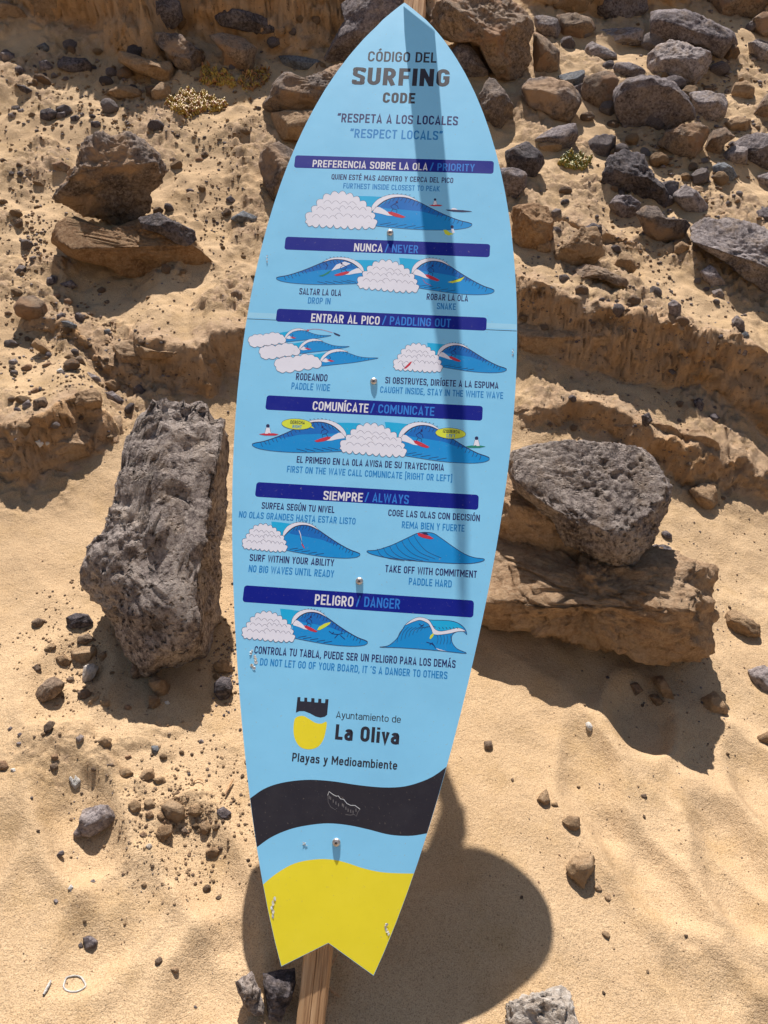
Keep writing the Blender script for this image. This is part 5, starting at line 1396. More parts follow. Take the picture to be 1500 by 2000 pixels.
def letters(s, x0, y0, x1, y1, cap, mat, bold=0.18, name='lettering', z0=2.6):
    a, c = bp(x0, y0), bp(x1, y1)
    yy = (a[1] + c[1]) / 2
    mx, my = (x0 + x1) / 2, (y0 + y1) / 2
    ch = bp(mx, my - cap)[1] - bp(mx, my)[1]
    gap = .11 if bold > .1 else .09
    adv = 0; items = []
    for k in s:
        w, st = glyphs(k, bold)
        items.append((adv, st)); adv += w + gap
    adv -= gap
    sx = (c[0] - a[0]) / adv
    p = Pr()
    for ox, st in items:
        for i, q in enumerate(st):
            if len(q) < 2: continue
            q = [(ox + x, y) for x, y in q]
            o = len(p.V)
            p.line(q, bold, mat, z0 + .3 * i, miter=True)
            for k in range(o, len(p.V)):
                vx, vy, vz = p.V[k]
                p.V[k] = (a[0] + vx * sx, yy + vy * ch, vz)
    return p.build(name)
TX = [
 ('CÓDIGO DEL', 718, 119.8, 852, 122.8, 20, 'darktext', 0.155), ('SURFING', 687, 165, 877, 169.5, 34, 'darktext', 0.2), ('CODE', 747, 200.5, 810, 202.5, 20.5, 'darktext', 0.2),
 ('“RESPETA A LOS LOCALES', 658, 240, 894, 243.5, 17.5, 'navytext', 0.16), ('”RESPECT LOCALS”', 683, 269.5, 864, 273, 17.5, 'bluetext', 0.155),
 ('PREFERENCIA SOBRE LA OLA', 610, 326.5, 835, 332.5, 14, 'whitetext', 0.155), ('/ PRIORITY', 840, 332.8, 927, 335, 14.5, 'bannerblue', 0.155),
 ('QUIEN ESTÉ MAS ADENTRO Y CERCA DEL PICO', 647, 351, 885, 357, 10.5, 'navytext', 0.16), ('FURTHEST INSIDE CLOSEST TO PEAK', 670, 368.5, 859, 373.5, 10.5, 'bluetext', 0.16),
 ('NUNCA', 691, 490.5, 747, 492.5, 15.5, 'whitetext', 0.16), ('/ NEVER', 752, 492.7, 816.5, 494.5, 15.5, 'bannerblue', 0.155),
 ('SALTAR LA OLA', 584, 575.5, 666, 578, 12.5, 'navytext', 0.16), ('DROP IN', 601, 593, 645, 594.5, 12.5, 'bluetext', 0.16),
 ('ROBAR LA OLA', 833, 586, 914, 588.5, 12.5, 'navytext', 0.16), ('SNAKE', 853, 604, 890, 605.2, 12.5, 'bluetext', 0.16),
 ('ENTRAR AL PICO', 607, 629, 741, 634, 16.5, 'whitetext', 0.16), ('/ PADDLING OUT', 747, 634.2, 880, 639, 16.5, 'bannerblue', 0.155),
 ('RODEANDO', 577.5, 742.5, 639, 744.8, 14, 'navytext', 0.16), ('PADDLE WIDE', 568.5, 761, 644, 763.3, 13.5, 'bluetext', 0.16),
 ('SI OBSTRUYES, DIRÍGETE A LA ESPUMA', 752, 750, 973.5, 758, 12.8, 'navytext', 0.16), ('CAUGHT INSIDE, STAY IN THE WHITE WAVE', 742, 768, 982.5, 778, 12.8, 'bluetext', 0.16),
 ('COMUNÍCATE', 610, 801, 719, 806, 17.5, 'whitetext', 0.16), ('/ COMUNICATE', 724, 806.5, 848, 812, 17.5, 'bannerblue', 0.155),
 ('EL PRIMERO EN LA OLA AVISA DE SU TRAYECTORIA', 579, 904.5, 867, 918.6, 13, 'navytext', 0.16), ('FIRST ON THE WAVE CALL COMUNICATE (RIGHT OR LEFT)', 560, 922.7, 883, 940.5, 13, 'bluetext', 0.16),
 ('SIEMPRE', 631, 976.5, 708, 980, 17.5, 'whitetext', 0.16), ('/ ALWAYS', 713, 980, 798, 984, 17.5, 'bannerblue', 0.155),
 ('SURFEA SEGÚN TU NIVEL', 510.5, 994, 653, 1001.5, 13, 'navytext', 0.16), ('NO OLAS GRANDES HASTA ESTAR LISTO', 466, 1011.5, 694, 1024, 13, 'bluetext', 0.16),
 ('COGE LAS OLAS CON DECISIÓN', 758, 1008, 937, 1018, 13, 'navytext', 0.16), ('REMA BIEN Y FUERTE', 784.5, 1031.5, 907, 1038.5, 13.5, 'bluetext', 0.16),
 ('SURF WITHIN YOUR ABILITY', 487, 1096, 652, 1105.5, 13.5, 'navytext', 0.16), ('NO BIG WAVES UNTIL READY', 485, 1118, 652, 1127, 14, 'bluetext', 0.16),
 ('TAKE OFF WITH COMMITMENT', 752, 1118, 931, 1128, 14, 'navytext', 0.16), ('PADDLE HARD', 798, 1142.6, 882, 1147, 14, 'bluetext', 0.16),
 ('PELIGRO', 614, 1181, 689.5, 1184.5, 20, 'whitetext', 0.16), ('/ DANGER', 696, 1185, 781, 1189, 20, 'bannerblue', 0.155),
 ('CONTROLA TU TABLA, PUEDE SER UN PELIGRO PARA LOS DEMÁS', 496, 1278, 889.5, 1303, 15, 'navytext', 0.16), ("DO NOT LET GO OF YOUR BOARD, IT ´S A DANGER TO OTHERS", 507, 1300.5, 873.5, 1325.5, 14.5, 'bluetext', 0.16),
 ('Ayuntamiento de', 656, 1402, 782.5, 1412, 13.5, 'darktext', 0.1), ('La Oliva', 654, 1444.5, 779, 1453.5, 30, 'darktext', 0.2), ('Playas y Medioambiente', 570, 1487.5, 775.5, 1503, 17, 'darktext', 0.155),
]
for t in TX: letters(*t[:7], bold=t[7])

# wave drawings -------------------------------------------------
def mapper(ox, oy, s): return lambda pts: [bp(ox + x * s, oy + y * s) for x, y in pts]
def scallop(pts, bulge=.55, n=7):
    out = []
    k = len(pts)
    for i in range(k):
        a, b_ = np.array(pts[i], float), np.array(pts[(i + 1) % k], float)
        d = b_ - a; l = np.linalg.norm(d); nr = np.array([d[1], -d[0]]) / l
        for j in range(n):
            t = j / n
            out.append(tuple(a + d * t + nr * math.sin(math.pi * t) ** .8 * l * bulge))
    return out
def arc_row(x0, y0, x1, y1, k, up):
    pts = []
    for i in range(k):
        xa, xb = x0 + (x1 - x0) * i / k, x0 + (x1 - x0) * (i + 1) / k
        ya, yb = y0 + (y1 - y0) * i / k, y0 + (y1 - y0) * (i + 1) / k
        for j in range(6):
            t = j / 6
            pts.append((xa + (xb - xa) * t, ya + (yb - ya) * t - up * math.sin(math.pi * t)))
    pts.append((x1, y1))
    return pts
INK = .0009
def foam(pr, mp, x0, x1, yt, yb, slope=0.03):
    """pile of scalloped foam; picture units of the mapper"""
    w, h = x1 - x0, yb - yt
    prof = [(0.02, .82), (.10, .58), (.17, .38), (.25, .18), (.36, .05), (.47, 0.0), (.58, .03), (.68, .10), (.77, .22), (.86, .38), (.93, .55), (.96, .75), (.995, .93), (.90, 1.0), (.80, .97), (.70, 1.02), (.60, .97), (.50, 1.0), (.40, .95), (.30, .98), (.20, .94), (.10, .98), (.03, .93)]
    base = [(x0 + a * w, yt + b_ * h + a * w * slope) for a, b_ in prof]
    o = mp(scallop(base, .42))
    pr.poly(o, 'foam', 5); pr.line(o, INK * .8, 'ink', 5.6, closed=True)
    for (a, b_, c, k) in ((.26, .30, .72, 4), (.16, .50, .50, 3), (.48, .46, .86, 4), (.10, .74, .45, 3), (.42, .68, .66, 2), (.64, .72, .94, 3)):
        pr.line(mp(arc_row(x0 + a * w, yt + b_ * h + a * w * slope, x0 + c * w, yt + (b_ + .04) * h + c * w * slope, k, h * .10)), INK * .6, 'ink', 5.6)
BODY = [(590, 275), (582, 200), (600, 155), (630, 120), (680, 88), (740, 66), (800, 60), (860, 70), (930, 93), (1000, 128), (1080, 168), (1160, 204), (1250, 238), (1320, 255), (1348, 265), (1342, 281), (1300, 298), (1200, 310), (1050, 312), (900, 306), (750, 294)]
TOP = [(575, 172), (600, 150), (635, 120), (680, 88), (740, 66), (800, 60), (860, 70), (930, 93), (1000, 128), (1080, 168), (1160, 204), (1250, 238), (1320, 255), (1348, 265)]
def wave(pr, f, surfer=True, spray=True, back=True, lip=True, board_col='red'):
    """f maps the master drawing's coordinates to the board"""
    if back: pr.poly(f([(455, 50), (560, 52), (670, 58), (640, 110), (590, 190), (480, 180)]), 'cyan', 1.5)
    pr.poly(f(spline(BODY, 4, True)), 'wave', 2)
    pr.poly(f(spline([(640, 130), (740, 72), (800, 64), (860, 74), (930, 97), (1000, 132), (1080, 172), (1150, 204), (1060, 196), (960, 170), (860, 160), (760, 150), (690, 145)], 4, True)), 'wavedeep', 2.5)
    pr.line(f(spline(TOP, 4)), INK * 1.8, 'ink', 4)
    pr.line(f(spline([(590, 280), (750, 296), (900, 308), (1050, 314), (1200, 311), (1300, 299), (1345, 281), (1348, 265)], 4)), INK, 'ink', 4)
    for i in range(20):
        x = 690 + i * 31
        y = np.interp(x, [p[0] for p in TOP], [p[1] for p in TOP])
        l = 38 if i % 2 else 26
        pr.line(f([(x, y + 2), (x - 6, y + l * .6), (x - 16, y + l)]), INK * 1.0, 'ink', 4.2)
    for (a, b_) in ((640, 262), (690, 270), (760, 276), (830, 284), (900, 290)):
        pr.line(f([(a, b_ + 10), (a + 40, b_ + 2), (a + 85, b_ - 6)]), INK * 1.0, 'ink', 4.2)
    if lip:
        L_ = spline([(572, 172), (580, 125), (620, 80), (680, 50), (760, 38), (860, 50), (935, 92), (860, 66), (800, 58), (740, 63), (680, 84), (632, 117), (596, 152)], 4, True)
        pr.poly(f(L_), 'foam', 4.6); pr.line(f(L_), INK * .6, 'ink', 4.9, closed=True)
        for i in range(9):
            x = 640 + i * 32; y = np.interp(x, [640, 700, 760, 860, 935], [66, 42, 32, 42, 84])
            pr.line(f([(x, y), (x + 12, y - 3)]), INK * .9, 'ink', 4.9)
    if spray:
        pr.poly(f([(588, 165), (606, 132), (640, 138), (680, 160), (738, 205), (700, 202), (650, 188), (588, 176)]), 'foam', 4.6)
    if surfer:
        pr.poly(f([(698, 172), (730, 172), (780, 188), (838, 212), (815, 221), (760, 211), (712, 192)]), board_col, 5)
        for seg in ([(722, 178), (740, 150), (722, 130), (750, 112), (778, 100)], [(750, 112), (776, 128), (782, 152)], [(740, 150), (772, 158), (768, 180)]):
            pr.line(f(seg), INK * 1.2, 'navytext', 5.3)
        pr.poly(f([(770 + 9 * math.cos(a), 98 + 9 * math.sin(a)) for a in np.linspace(0, 6.28, 9)[:-1]]), 'navytext', 5.5)
def fmap(x_lip, x_tip, y_top, y_bot, shear):
    """master x 575..1348, y 38..312 -> pixels; shear = extra rise of y per px of x"""
    def f(pts):
        out = []
        for x, y in pts:
            X = x_lip + (x - 575) / 773 * (x_tip - x_lip)
            Yp = y_top + (y - 38) / 274 * (y_bot - y_top) + (X - (x_lip + x_tip) / 2) * shear
            out.append(bp(X, Yp))
        return out
    return f
def sitter(pr, px, py, s, col, flip=1):
    f = lambda pts: [bp(px + x * s * flip, py + y * s) for x, y in pts]
    pr.poly(f([(-22, 0), (-8, 3), (14, 3), (22, 0), (10, -2), (-10, -2)]), col, 5)
    pr.poly(f([(-9, -1), (-6, -14), (2, -14), (5, -1), (0, -3), (-2, -1)]), 'foam', 5.3)
    pr.line(f([(-9, -1), (-6, -14)]), INK * .6, 'ink', 5.6); pr.line(f([(5, -1), (2, -14)]), INK * .6, 'ink', 5.6)
    pr.poly(f([(-2 + 4 * math.cos(a), -18 + 4 * math.sin(a)) for a in np.linspace(0, 6.28, 10)[:-1]]), 'ink', 5.5)
# 1 priority
p1 = Pr()
mp = mapper(580, 370, .25333)
wave(p1, mp)
foam(p1, mp, 62, 612, 28, 280, .02)
sitter(p1, 851, 401, .62, 'red')
p1.poly([bp(870 + x, 409.5 + y) for x, y in [(0, 0), (14, 0), (34, 1), (50, 3), (52, 4), (34, 5), (16, 4), (4, 2)]], 'ink', 5)
p1.poly([bp(880 + x, 407 + y) for x, y in [(0, 2), (5, -1), (10, 0), (14, 3)]], 'foam', 5.5)
p1.poly([bp(866 + x, 449 + y) for x, y in [(0, 0), (6, 0), (12, 5), (20, 8), (10, 11), (3, 8)]], 'balloon', 5)
p1.poly([bp(883 + 3.2 * math.cos(a), 443 + 3.2 * math.sin(a)) for a in np.linspace(0, 6.28, 9)[:-1]], 'ink', 5.5)
p1.poly([bp(881 + x, 447 + y) for x, y in [(0, 0), (5, 0), (7, 8), (2, 8)]], 'foam', 5.3)
p1.build('wave_drawing', 'wave with one surfer taking priority and three others waiting')
# 2 never
p2 = Pr()
wave(p2, fmap(804.5, 965, 507, 573, .06))
wave(p2, fmap(710, 540, 500.5, 556, .05), board_col='red')
foam(p2, mapper(0, 0, 1), 697, 817, 508, 562, .06)
p2.poly([bp(622 + x, 536 + y) for x, y in [(0, 3), (10, 0), (22, -7), (26, -9), (20, -2), (8, 4)]], 'green', 5)
p2.line([bp(*q) for q in ((636, 527), (640, 519), (634, 513), (630, 511))], INK * 1.2, 'navytext', 5.4)
p2.poly([bp(655 + x, 515 + y) for x, y in [(-8, 14), (2, 2), (18, -4), (30, 0), (12, 8)]], 'foam', 4.7)
p2.poly([bp(874 + x, 551 + y) for x, y in [(0, 0), (12, -3), (28, -8), (34, -11), (26, -2), (10, 2)]], 'balloon', 5)
p2.line([bp(*q) for q in ((882, 549), (892, 546), (904, 541))], INK * 1.2, 'ink', 5.4)
p2.line([bp(*q) for q in ((842, 558), (830, 552), (826, 546))], INK, 'red', 5.4)
p2.build('wave_drawing', 'twin waves with surfers dropping in and snaking')
# 3a paddle wide: three small waves
for (dx, dy, sc) in ((0, 0, 1), (-118, -66, .87), (-196, -128, .80)):
    p3 = Pr()
    def f3(pts, dx=dx, dy=dy, sc=sc): return [bp(470 + (440 + dx + (x - 440) * sc) * .35333, 630 + (215 + dy + (y - 215) * sc) * .35333) for x, y in pts]
    p3.poly(f3([(370, 192), (400, 178), (470, 166), (450, 200), (430, 205)]), 'cyan', 1.5)
    B3 = spline([(438, 240), (442, 215), (460, 190), (500, 162), (550, 155), (600, 170), (650, 187), (700, 194), (762, 196), (700, 209), (620, 222), (520, 233)], 4, True)
    p3.poly(f3(B3), 'wave', 2); p3.line(f3(B3), INK * .9, 'ink', 3, closed=True)
    L3 = spline([(437, 212), (455, 182), (490, 156), (540, 146), (595, 162), (550, 160), (500, 169), (465, 194), (446, 216)], 4, True)
    p3.poly(f3(L3), 'foam', 4); p3.line(f3(L3), INK * .6, 'ink', 4.4, closed=True)
    p3.poly(f3([(444, 214), (470, 196), (500, 214), (470, 220)]), 'foam', 4)
    p3.poly(f3([(474, 206), (490, 204), (520, 213), (500, 217)]), 'red', 5)
    p3.line(f3([(488, 206), (498, 196), (490, 186)]), INK, 'navytext', 5.2)
    for i in range(10):
        x = 530 + i * 20
        y = np.interp(x, [530, 550, 600, 650, 700, 762], [157, 155, 170, 187, 194, 196])
        p3.line(f3([(x, y), (x - 5, y + 14)]), INK * .6, 'ink', 4.2)
    C3 = [(195, 245), (188, 220), (215, 200), (250, 192), (290, 196), (330, 186), (375, 180), (410, 190), (435, 205), (445, 240), (400, 246), (350, 254), (300, 262), (250, 270), (215, 272)]
    o = f3(scallop(C3, .22, 5))
    p3.poly(o, 'foam', 5); p3.line(o, INK * .7, 'ink', 5.5, closed=True)
    if sc == .80:
        g = mapper(470, 630, .35333)
        p3.line(g(spline([(368, 43), (400, 36), (450, 40), (508, 56)], 5)), INK * .9, 'red', 5)
        p3.poly(g([(366, 38), (380, 40), (372, 50)]), 'red', 5.2)
        p3.poly(g([(512, 54), (530, 60), (552, 70), (545, 76), (520, 66)]), 'ink', 5)
    p3.build('wave_drawing', 'small wave of the three in the paddle wide drawing')
# 3b caught inside
p4 = Pr()
wave(p4, fmap(855, 989, 672, 726, .055))
foam(p4, mapper(0, 0, 1), 768, 863, 672, 722, .03)
p4.poly([bp(791 + x, 716 + y) for x, y in [(-3, 4), (3, -2), (10, -9), (14, -10), (10, -3), (2, 4)]], 'red', 6)
p4.line([bp(*q) for q in ((785, 709), (788, 716), (794, 718))], INK, 'navytext', 6.2)
p4.build('wave_drawing', 'foam and wave with a paddler caught inside')
# 4 communicate
p5 = Pr()
wave(p5, fmap(779, 955.5, 827, 902, .055))
wave(p5, fmap(676, 493, 816.5, 884, .06))
foam(p5, mapper(0, 0, 1), 663, 793, 827, 882, .06)
for cx, cy in ((579.6, 828.5), (880, 846.5)):
    e = [(cx + 29.5 * math.cos(a), cy + 10.5 * math.sin(a) + .05 * 29.5 * math.cos(a)) for a in np.linspace(0, 2 * math.pi, 30, endpoint=False)]
    e = [bp(*q) for q in e]
    p5.poly(e, 'balloon', 6); p5.line(e, INK * .8, 'ink', 6.3, closed=True)
p5.poly([bp(600 + x, 833 + y) for x, y in [(0, 0), (6, -3), (14, 4)]], 'balloon', 6.1)
p5.poly([bp(854 + x, 851 + y) for x, y in [(0, 0), (6, -5), (8, 3)]], 'balloon', 6.1)
sitter(p5, 525, 848, .9, 'red'); sitter(p5, 929, 872, .9, 'green', -1)
p5.build('wave_drawing', 'twin waves with two speech balloons calling directions')
for s_, x0, y0, x1, y1, mt in (('DERECHA', 567, 827.5, 595, 829, 'darktext'), ('RIGHT', 571, 836, 589, 837, 'bluetext'), ('IZQUIERDA', 865, 845, 898, 847, 'darktext'), ('LEFT', 872, 854, 889, 855, 'bluetext')):
    o = letters(s_, x0, y0, x1, y1, 6.5, mt, .17, z0=7)
# 5a
p6 = Pr()
wave(p6, fmap(553, 703, 1023, 1087, .075), surfer=False, spray=False)
foam(p6, mapper(0, 0, 1), 473, 560, 1023, 1071, .06)
p6.poly([bp(588 + x, 1068 + y) for x, y in [(0, -6), (4, -4), (8, 4), (5, 2)]], 'red', 5)
p6.line([bp(*q) for q in ((584, 1036), (587, 1044), (588, 1052), (590, 1062))], INK * 1.6, 'foam', 5); 
p6.line([bp(*q) for q in ((586, 1046), (588, 1054), (591, 1063))], INK * 1.2, 'ink', 5.3)
p6.build('wave_drawing', 'big wave with one tiny surfer going straight down')
# 5b
p7 = Pr(); g = mapper(460, 970, 1 / 3)
SW = spline([(770, 318), (830, 312), (920, 282), (1010, 240), (1075, 212), (1150, 212), (1200, 240), (1270, 290), (1340, 335), (1400, 357), (1456, 365), (1440, 381), (1350, 393), (1200, 387), (1050, 376), (900, 360), (800, 338)], 4, True)
p7.poly(g(SW), 'wave', 2); p7.line(g(SW), INK * 1.2, 'ink', 4, closed=True)
for i in range(7):
    x = 830 + i * 36
    y = np.interp(x, [770, 920, 1010, 1075], [318, 282, 240, 212])
    p7.line(g(spline([(x, y + 2), (x + 22, y + 40), (x + 75, y + 60 + 6 * i), (x + 160, min(376, y + 75 + 10 * i))], 5)), INK * .8, 'ink', 4.2)
p7.poly(g([(1066, 212), (1090, 216), (1140, 232), (1162, 246), (1140, 250), (1095, 240), (1070, 228)]), 'red', 5)
p7.poly(g([(1090, 210), (1120, 212), (1132, 224), (1105, 222)]), 'ink', 5.4)
p7.build('wave_drawing', 'smooth swell with a surfer paddling on its crest')
# 6a
p8 = Pr()
wave(p8, fmap(570, 717.6, 1193, 1259, .075))
foam(p8, mapper(0, 0, 1), 472, 575, 1194, 1246, .06)
g = mapper(460, 1180, .32)
p8.poly(g([(498, 158), (510, 138), (545, 118), (582, 108), (575, 122), (545, 142), (515, 158)]), 'balloon', 5)
for seg in ([(570, 165), (590, 180), (625, 185), (655, 178)], [(625, 185), (605, 208)], [(640, 190), (668, 215)], [(590, 180), (600, 170)]): p8.line(g(seg), INK * 1.3, 'navytext', 5.2)
p8.build('wave_drawing', 'wave with a loose yellow board flying past a surfer')
# 6b
p9 = Pr()
CW = spline([(880, 262), (930, 254), (980, 215), (1010, 170), (1040, 122), (1085, 92), (1130, 82), (1185, 96), (1300, 100), (1360, 116), (1400, 150), (1412, 186), (1390, 166), (1350, 168), (1322, 190), (1322, 232), (1352, 272), (1410, 300), (1300, 290), (1150, 276), (1000, 266)], 4, True)
p9.poly(g(CW), 'wave', 2); p9.line(g(CW), INK, 'ink', 4, closed=True)
p9.poly(g([(1186, 98), (1300, 101), (1356, 116), (1390, 146), (1300, 160), (1225, 160)]), 'cyan', 2.5)
WL = spline([(1035, 128), (1085, 90), (1130, 80), (1180, 98), (1215, 150), (1250, 165), (1300, 158), (1360, 145), (1405, 165), (1360, 166), (1300, 180), (1215, 186), (1195, 150), (1175, 118), (1130, 98), (1090, 106)], 4, True)
p9.poly(g(WL), 'foam', 4.6); p9.line(g(WL), INK * .6, 'ink', 4.9, closed=True)
for i in range(9):
    x = 985 + i * 24
    p9.line(g(spline([(x, 235 - i * 12), (x + 14, 180 - i * 6), (x + 46, 140)], 4)), INK * .7, 'ink', 4.2)
for i in range(5):
    x = 1230 + i * 20
    p9.line(g(spline([(x, 190), (x + 6, 215), (x - 2, 245)], 4)), INK * .7, 'ink', 4.2)
for i in range(6): p9.line(g([(1240 + i * 22, 140), (1248 + i * 22, 152)]), INK, 'ink', 5)
p9.poly(g([(1184, 208), (1190, 190), (1205, 178), (1212, 182), (1204, 200), (1190, 214)]), 'balloon', 5)
for seg in ([(1165, 232), (1195, 240), (1215, 255)], [(1185, 250), (1200, 234), (1222, 270)], [(1120, 120), (1140, 135), (1150, 122)], [(1128, 140), (1142, 128)]): p9.line(g(seg), INK * 1.4, 'navytext', 5.2)
p9.poly(g([(1220, 268), (1290, 288), (1240, 280)]), 'foam', 5)
p9.build('wave_drawing', 'curling wave crashing over a surfer who lost the board')

# town emblem
g = mapper(540, 1340, .186667)
e1 = Pr()
e1.poly(g([(220, 115), (250, 115), (250, 158), (290, 160), (292, 120), (322, 122), (322, 162), (362, 165), (365, 125), (398, 128), (398, 170), (435, 172), (438, 132), (470, 134), (470, 175), (508, 178), (512, 136), (545, 138), (530, 300), (505, 320), (460, 330), (410, 318), (350, 285), (290, 262), (240, 262), (203, 278)]), 'darktext', 2)
e1.poly(g(spline([(195, 338), (240, 314), (290, 315), (350, 350), (410, 385), (470, 392), (525, 375), (515, 470), (490, 560), (440, 630), (370, 660), (300, 658), (240, 630), (195, 560), (178, 480), (180, 400)], 4, True)), 'yellow', 2)
e1.build('town_emblem')
# worn sticker on the black band
g = mapper(600, 1530, .093333)
st = Pr()
top = [(430, 250), (455, 170), (560, 245), (610, 268), (650, 262), (700, 325), (765, 335), (830, 420), (910, 460), (1000, 462), (1105, 540)]
st.line(g(top), .0011, 'edge', 2.4)
st.line(g([(430, 250), (440, 400), (490, 490), (580, 550), (625, 520)]), .0007, 'sticker', 2.2)
st.line(g([(800, 650), (900, 665), (980, 650), (1030, 690), (1060, 600), (1105, 540)]), .0009, 'sticker', 2.2)
rs = random.Random(4)
for (x, y) in ((460, 290), (490, 310), (545, 370), (600, 410), (655, 450), (735, 450), (760, 470), (810, 520), (855, 560), (910, 580), (960, 600), (1020, 560)):
    st.poly(g([(x - 10, y - 30), (x + 8, y - 34), (x + 12, y + 32), (x - 8, y + 34)]), 'sticker', 2.2)
st.build('worn_sticker')

# scrapes where the vinyl has come off
def scrape(cx, cy, w, h, seed, mat='scrape', tail=True):
    r_ = np.random.default_rng(seed)
    pr = Pr()
    for k in range(5):
        x, y = cx + r_.normal() * w * .22, cy - h * .5 + h * (k / 4) * (.75 if tail else 1)
        a0 = r_.random() * 6
        pr.poly([bp(x + math.cos(a0 + a) * w * .3 * r_.uniform(.5, 1.2), y + math.sin(a0 + a) * h * .13 * r_.uniform(.6, 1.2)) for a in np.linspace(0, 6.28, 8)[:-1]], mat if k % 2 else 'edge', 3 + k * .3)
    o = pr.build('peeled_vinyl')
    # crumpled glue lifts off the surface
    for v in o.data.vertices: v.co.z += abs(r_.normal()) * .0007
    return o
scrape(492, 1275, 9, 10, 1); scrape(497, 1297, 13, 30, 2); scrape(532, 1778, 10, 45, 3); scrape(757, 1818, 10, 26, 4); scrape(595, 1648, 12, 6, 5, tail=False)
scrape(521, 508, 5, 16, 6, 'seam_vinyl'); scrape(1002, 690, 5, 14, 7, 'seam_vinyl')

# screws
def lathe(prof, n=24):
    V, F = [], []
    for r_, z in prof:
        for j in range(n):
            a = 2 * math.pi * j / n
            V.append((r_ * math.cos(a), r_ * math.sin(a), z))
    for i in range(len(prof) - 1):
        for j in range(n):
            F.append((i * n + j, i * n + (j + 1) % n, (i + 1) * n + (j + 1) % n, (i + 1) * n + j))
    F.append(tuple((len(prof) - 1) * n + j for j in range(n)))
    me = bpy.data.meshes.new('screw')
    me.from_pydata(V, [], F)
    for p in me.polygons: p.use_smooth = len(p.vertices) == 4
    me.update()
    return me
sc_me = lathe([(.0072, 0), (.0074, .0010), (.0070, .0026), (.0060, .0040), (.0044, .0049), (.0022, .0053), (.0005, .0054)]); sc_me.materials.append(M['metal'])
rc_me = lathe([(.0026, .0), (.0026, .0005)], 4); rc_me.materials.append(M['recess'])
for px, py in ((762, 455), (730, 745), (702, 1135), (657, 1645)):
    x, y = bp(px, py)
    s_ = link('screw_head', sc_me, sign)
    s_.matrix_local = mat @ Matrix.Translation((x, y, .0001))
    r_ = link('socket', rc_me, s_, (0, -.0003, .0053))

# post: follows the back of the board, stuck in the sand; above the board it goes on unseen, leaned to shape its ground shadow
def beam(a, b_, w0, w1, d0, d1, xd, name, parent, mat_, seg=30, seed=0, bend=None):
    a, b_ = np.array(a, float), np.array(b_, float)
    ax = (b_ - a); L = np.linalg.norm(ax); ax /= L
    X_ = xd - ax * (xd @ ax); X_ /= np.linalg.norm(X_)
    Y_ = np.cross(ax, X_)
    V, F = [], []
    rng = np.random.default_rng(seed)
    prof = [(-1, -.9), (-.9, -1), (-.15, -1), (-.11, -.90), (-.07, -1), (.45, -1), (.50, -.94), (.55, -1), (.9, -1), (1, -.9), (1, -.2), (.9, -.1), (1, 0), (1, .9), (.9, 1), (-.9, 1), (-1, .9), (-1, .1), (-.93, 0), (-1, -.1)]
    k = len(prof)
    for i in range(seg + 1):
        t = i / seg
        w, d = w0 + (w1 - w0) * t, d0 + (d1 - d0) * t
        c = a + ax * L * t + (bend(t) if bend else 0)
        sh = .08 * math.sin(t * 9 + seed)
        for (p, q) in prof:
            pp = p + (sh if abs(p) < .7 and q < -.7 else 0)
            V.append(c + X_ * pp * w / 2 + Y_ * q * d / 2 + rng.normal(size=3) * .0003)
    for i in range(seg):
        for j in range(k):
            F.append((i * k + j, i * k + (j + 1) % k, (i + 1) * k + (j + 1) % k, (i + 1) * k + j))
    F.append(tuple(range(k))[::-1]); F.append(tuple(seg * k + j for j in range(k)))
    me = bpy.data.meshes.new(name)
    # local frame: z along the beam, so that the grain follows it
    Rm = np.stack([X_, Y_, ax], 1)
    V = (np.array(V) - a) @ Rm
    me.from_pydata(V.tolist(), [], F)
    me.materials.append(mat_); me.update()
    o = link(name, me, parent)
    m4 = Matrix.Identity(4)
    for r in range(3):
        for c in range(3): m4[r][c] = Rm[r, c]
        m4[r][3] = a[r] - base_pt[r]
    o.matrix_local = m4
    return o
PD = .046
nb = -TH - .0005 - PD / 2
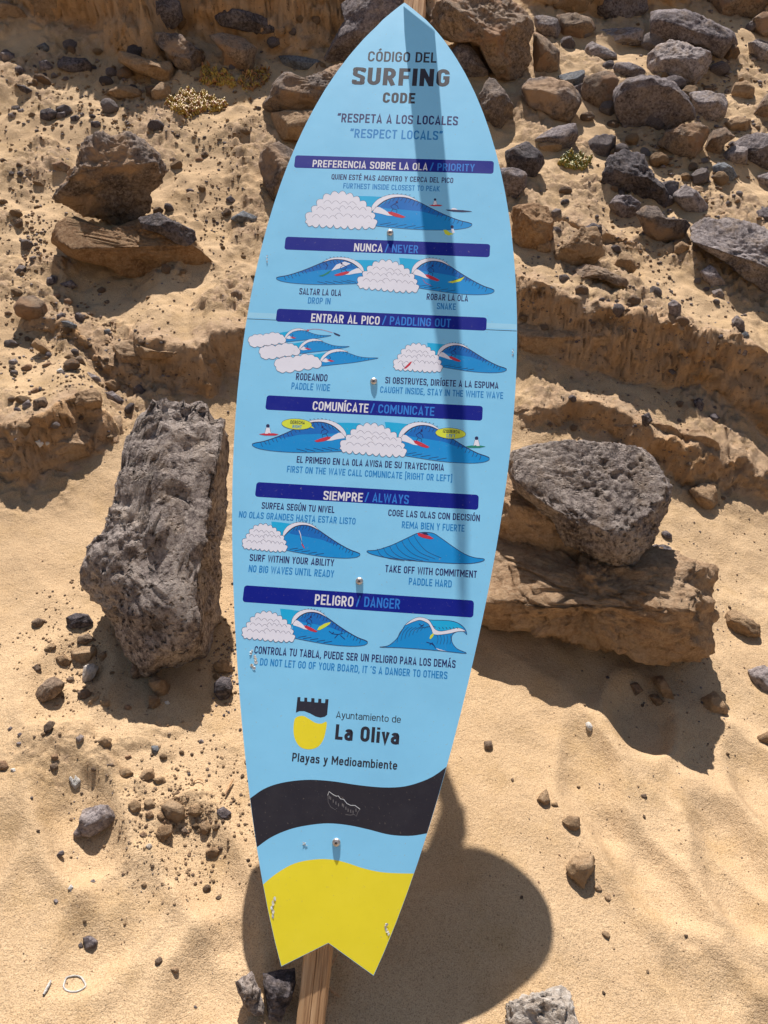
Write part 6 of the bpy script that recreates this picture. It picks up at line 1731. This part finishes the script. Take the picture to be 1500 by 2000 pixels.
top_c = uvw(.0255, -.03, nb)
low_c = uvw(-.0185, 2.30, nb)
beam(low_c, top_c, .046, .050, PD, PD, BH, 'post', sign, M['wood'], 60, 1)
EXT_LEAN = -0.10
ext_top = uvw(.0255 + EXT_LEAN, -.62, nb)
beam(top_c + (top_c - low_c) * 0.0004, ext_top, .036, .030, PD * .96, PD * .9, BH, 'post_extension', sign, M['wood'], 16, 2)
# unseen stake added above the board, shaped to cast the shadow strip on it
g_ = math.asin(-(SUN @ BN))
def back(px, py):
    u, v = uv(px, py)
    t = (1.32 * v + .035) / math.cos(g_)
    return uvw(u, v) - SUN * t
Lf = [(788, 12), (809, 240), (836, 500), (865, 720), (882, 900), (893, 1120)]
Rt = [(849, 60), (868, 290), (886, 480), (899, 640), (906, 800), (910, 940), (908, 1120)]
LP = np.array([back(*p) for p in spline(Lf, 3)]); RP = np.array([back(*p) for p in spline(Rt, 3)])
def resample(P, n):
    v = np.linspace(0, 1, len(P)); t = np.linspace(0, 1, n)
    return np.stack([np.interp(t, v, P[:, k]) for k in range(3)], 1)
n = 24
LP, RP = resample(LP, n), resample(RP, n)
cen0 = (LP[0] + RP[0]) / 2
up = np.cross(RP[0] - LP[0], LP[-1] - LP[0]); up /= np.linalg.norm(up)
Vv = []
for i in range(n):
    for q, s in ((LP[i], 0), (RP[i], 0), (RP[i], 1), (LP[i], 1)):
        Vv.append(q + up * .014 * s * np.sign(up @ BN) - base_pt)
Ff = []
for i in range(n - 1):
    for j in range(4): Ff.append((i * 4 + j, i * 4 + (j + 1) % 4, (i + 1) * 4 + (j + 1) % 4, (i + 1) * 4 + j))
Ff.append((0, 3, 2, 1)); Ff.append(tuple((n - 1) * 4 + j for j in range(4)))
me = bpy.data.meshes.new('added_shadow_stake'); me.from_pydata([tuple(v) for v in Vv], [], Ff); me.materials.append(M['wood']); me.update()
link('added_shadow_stake', me, sign)
print('done', time.time() - T0, 'tris', sum(len(o.data.polygons) for o in scene.objects if o.type == 'MESH'))
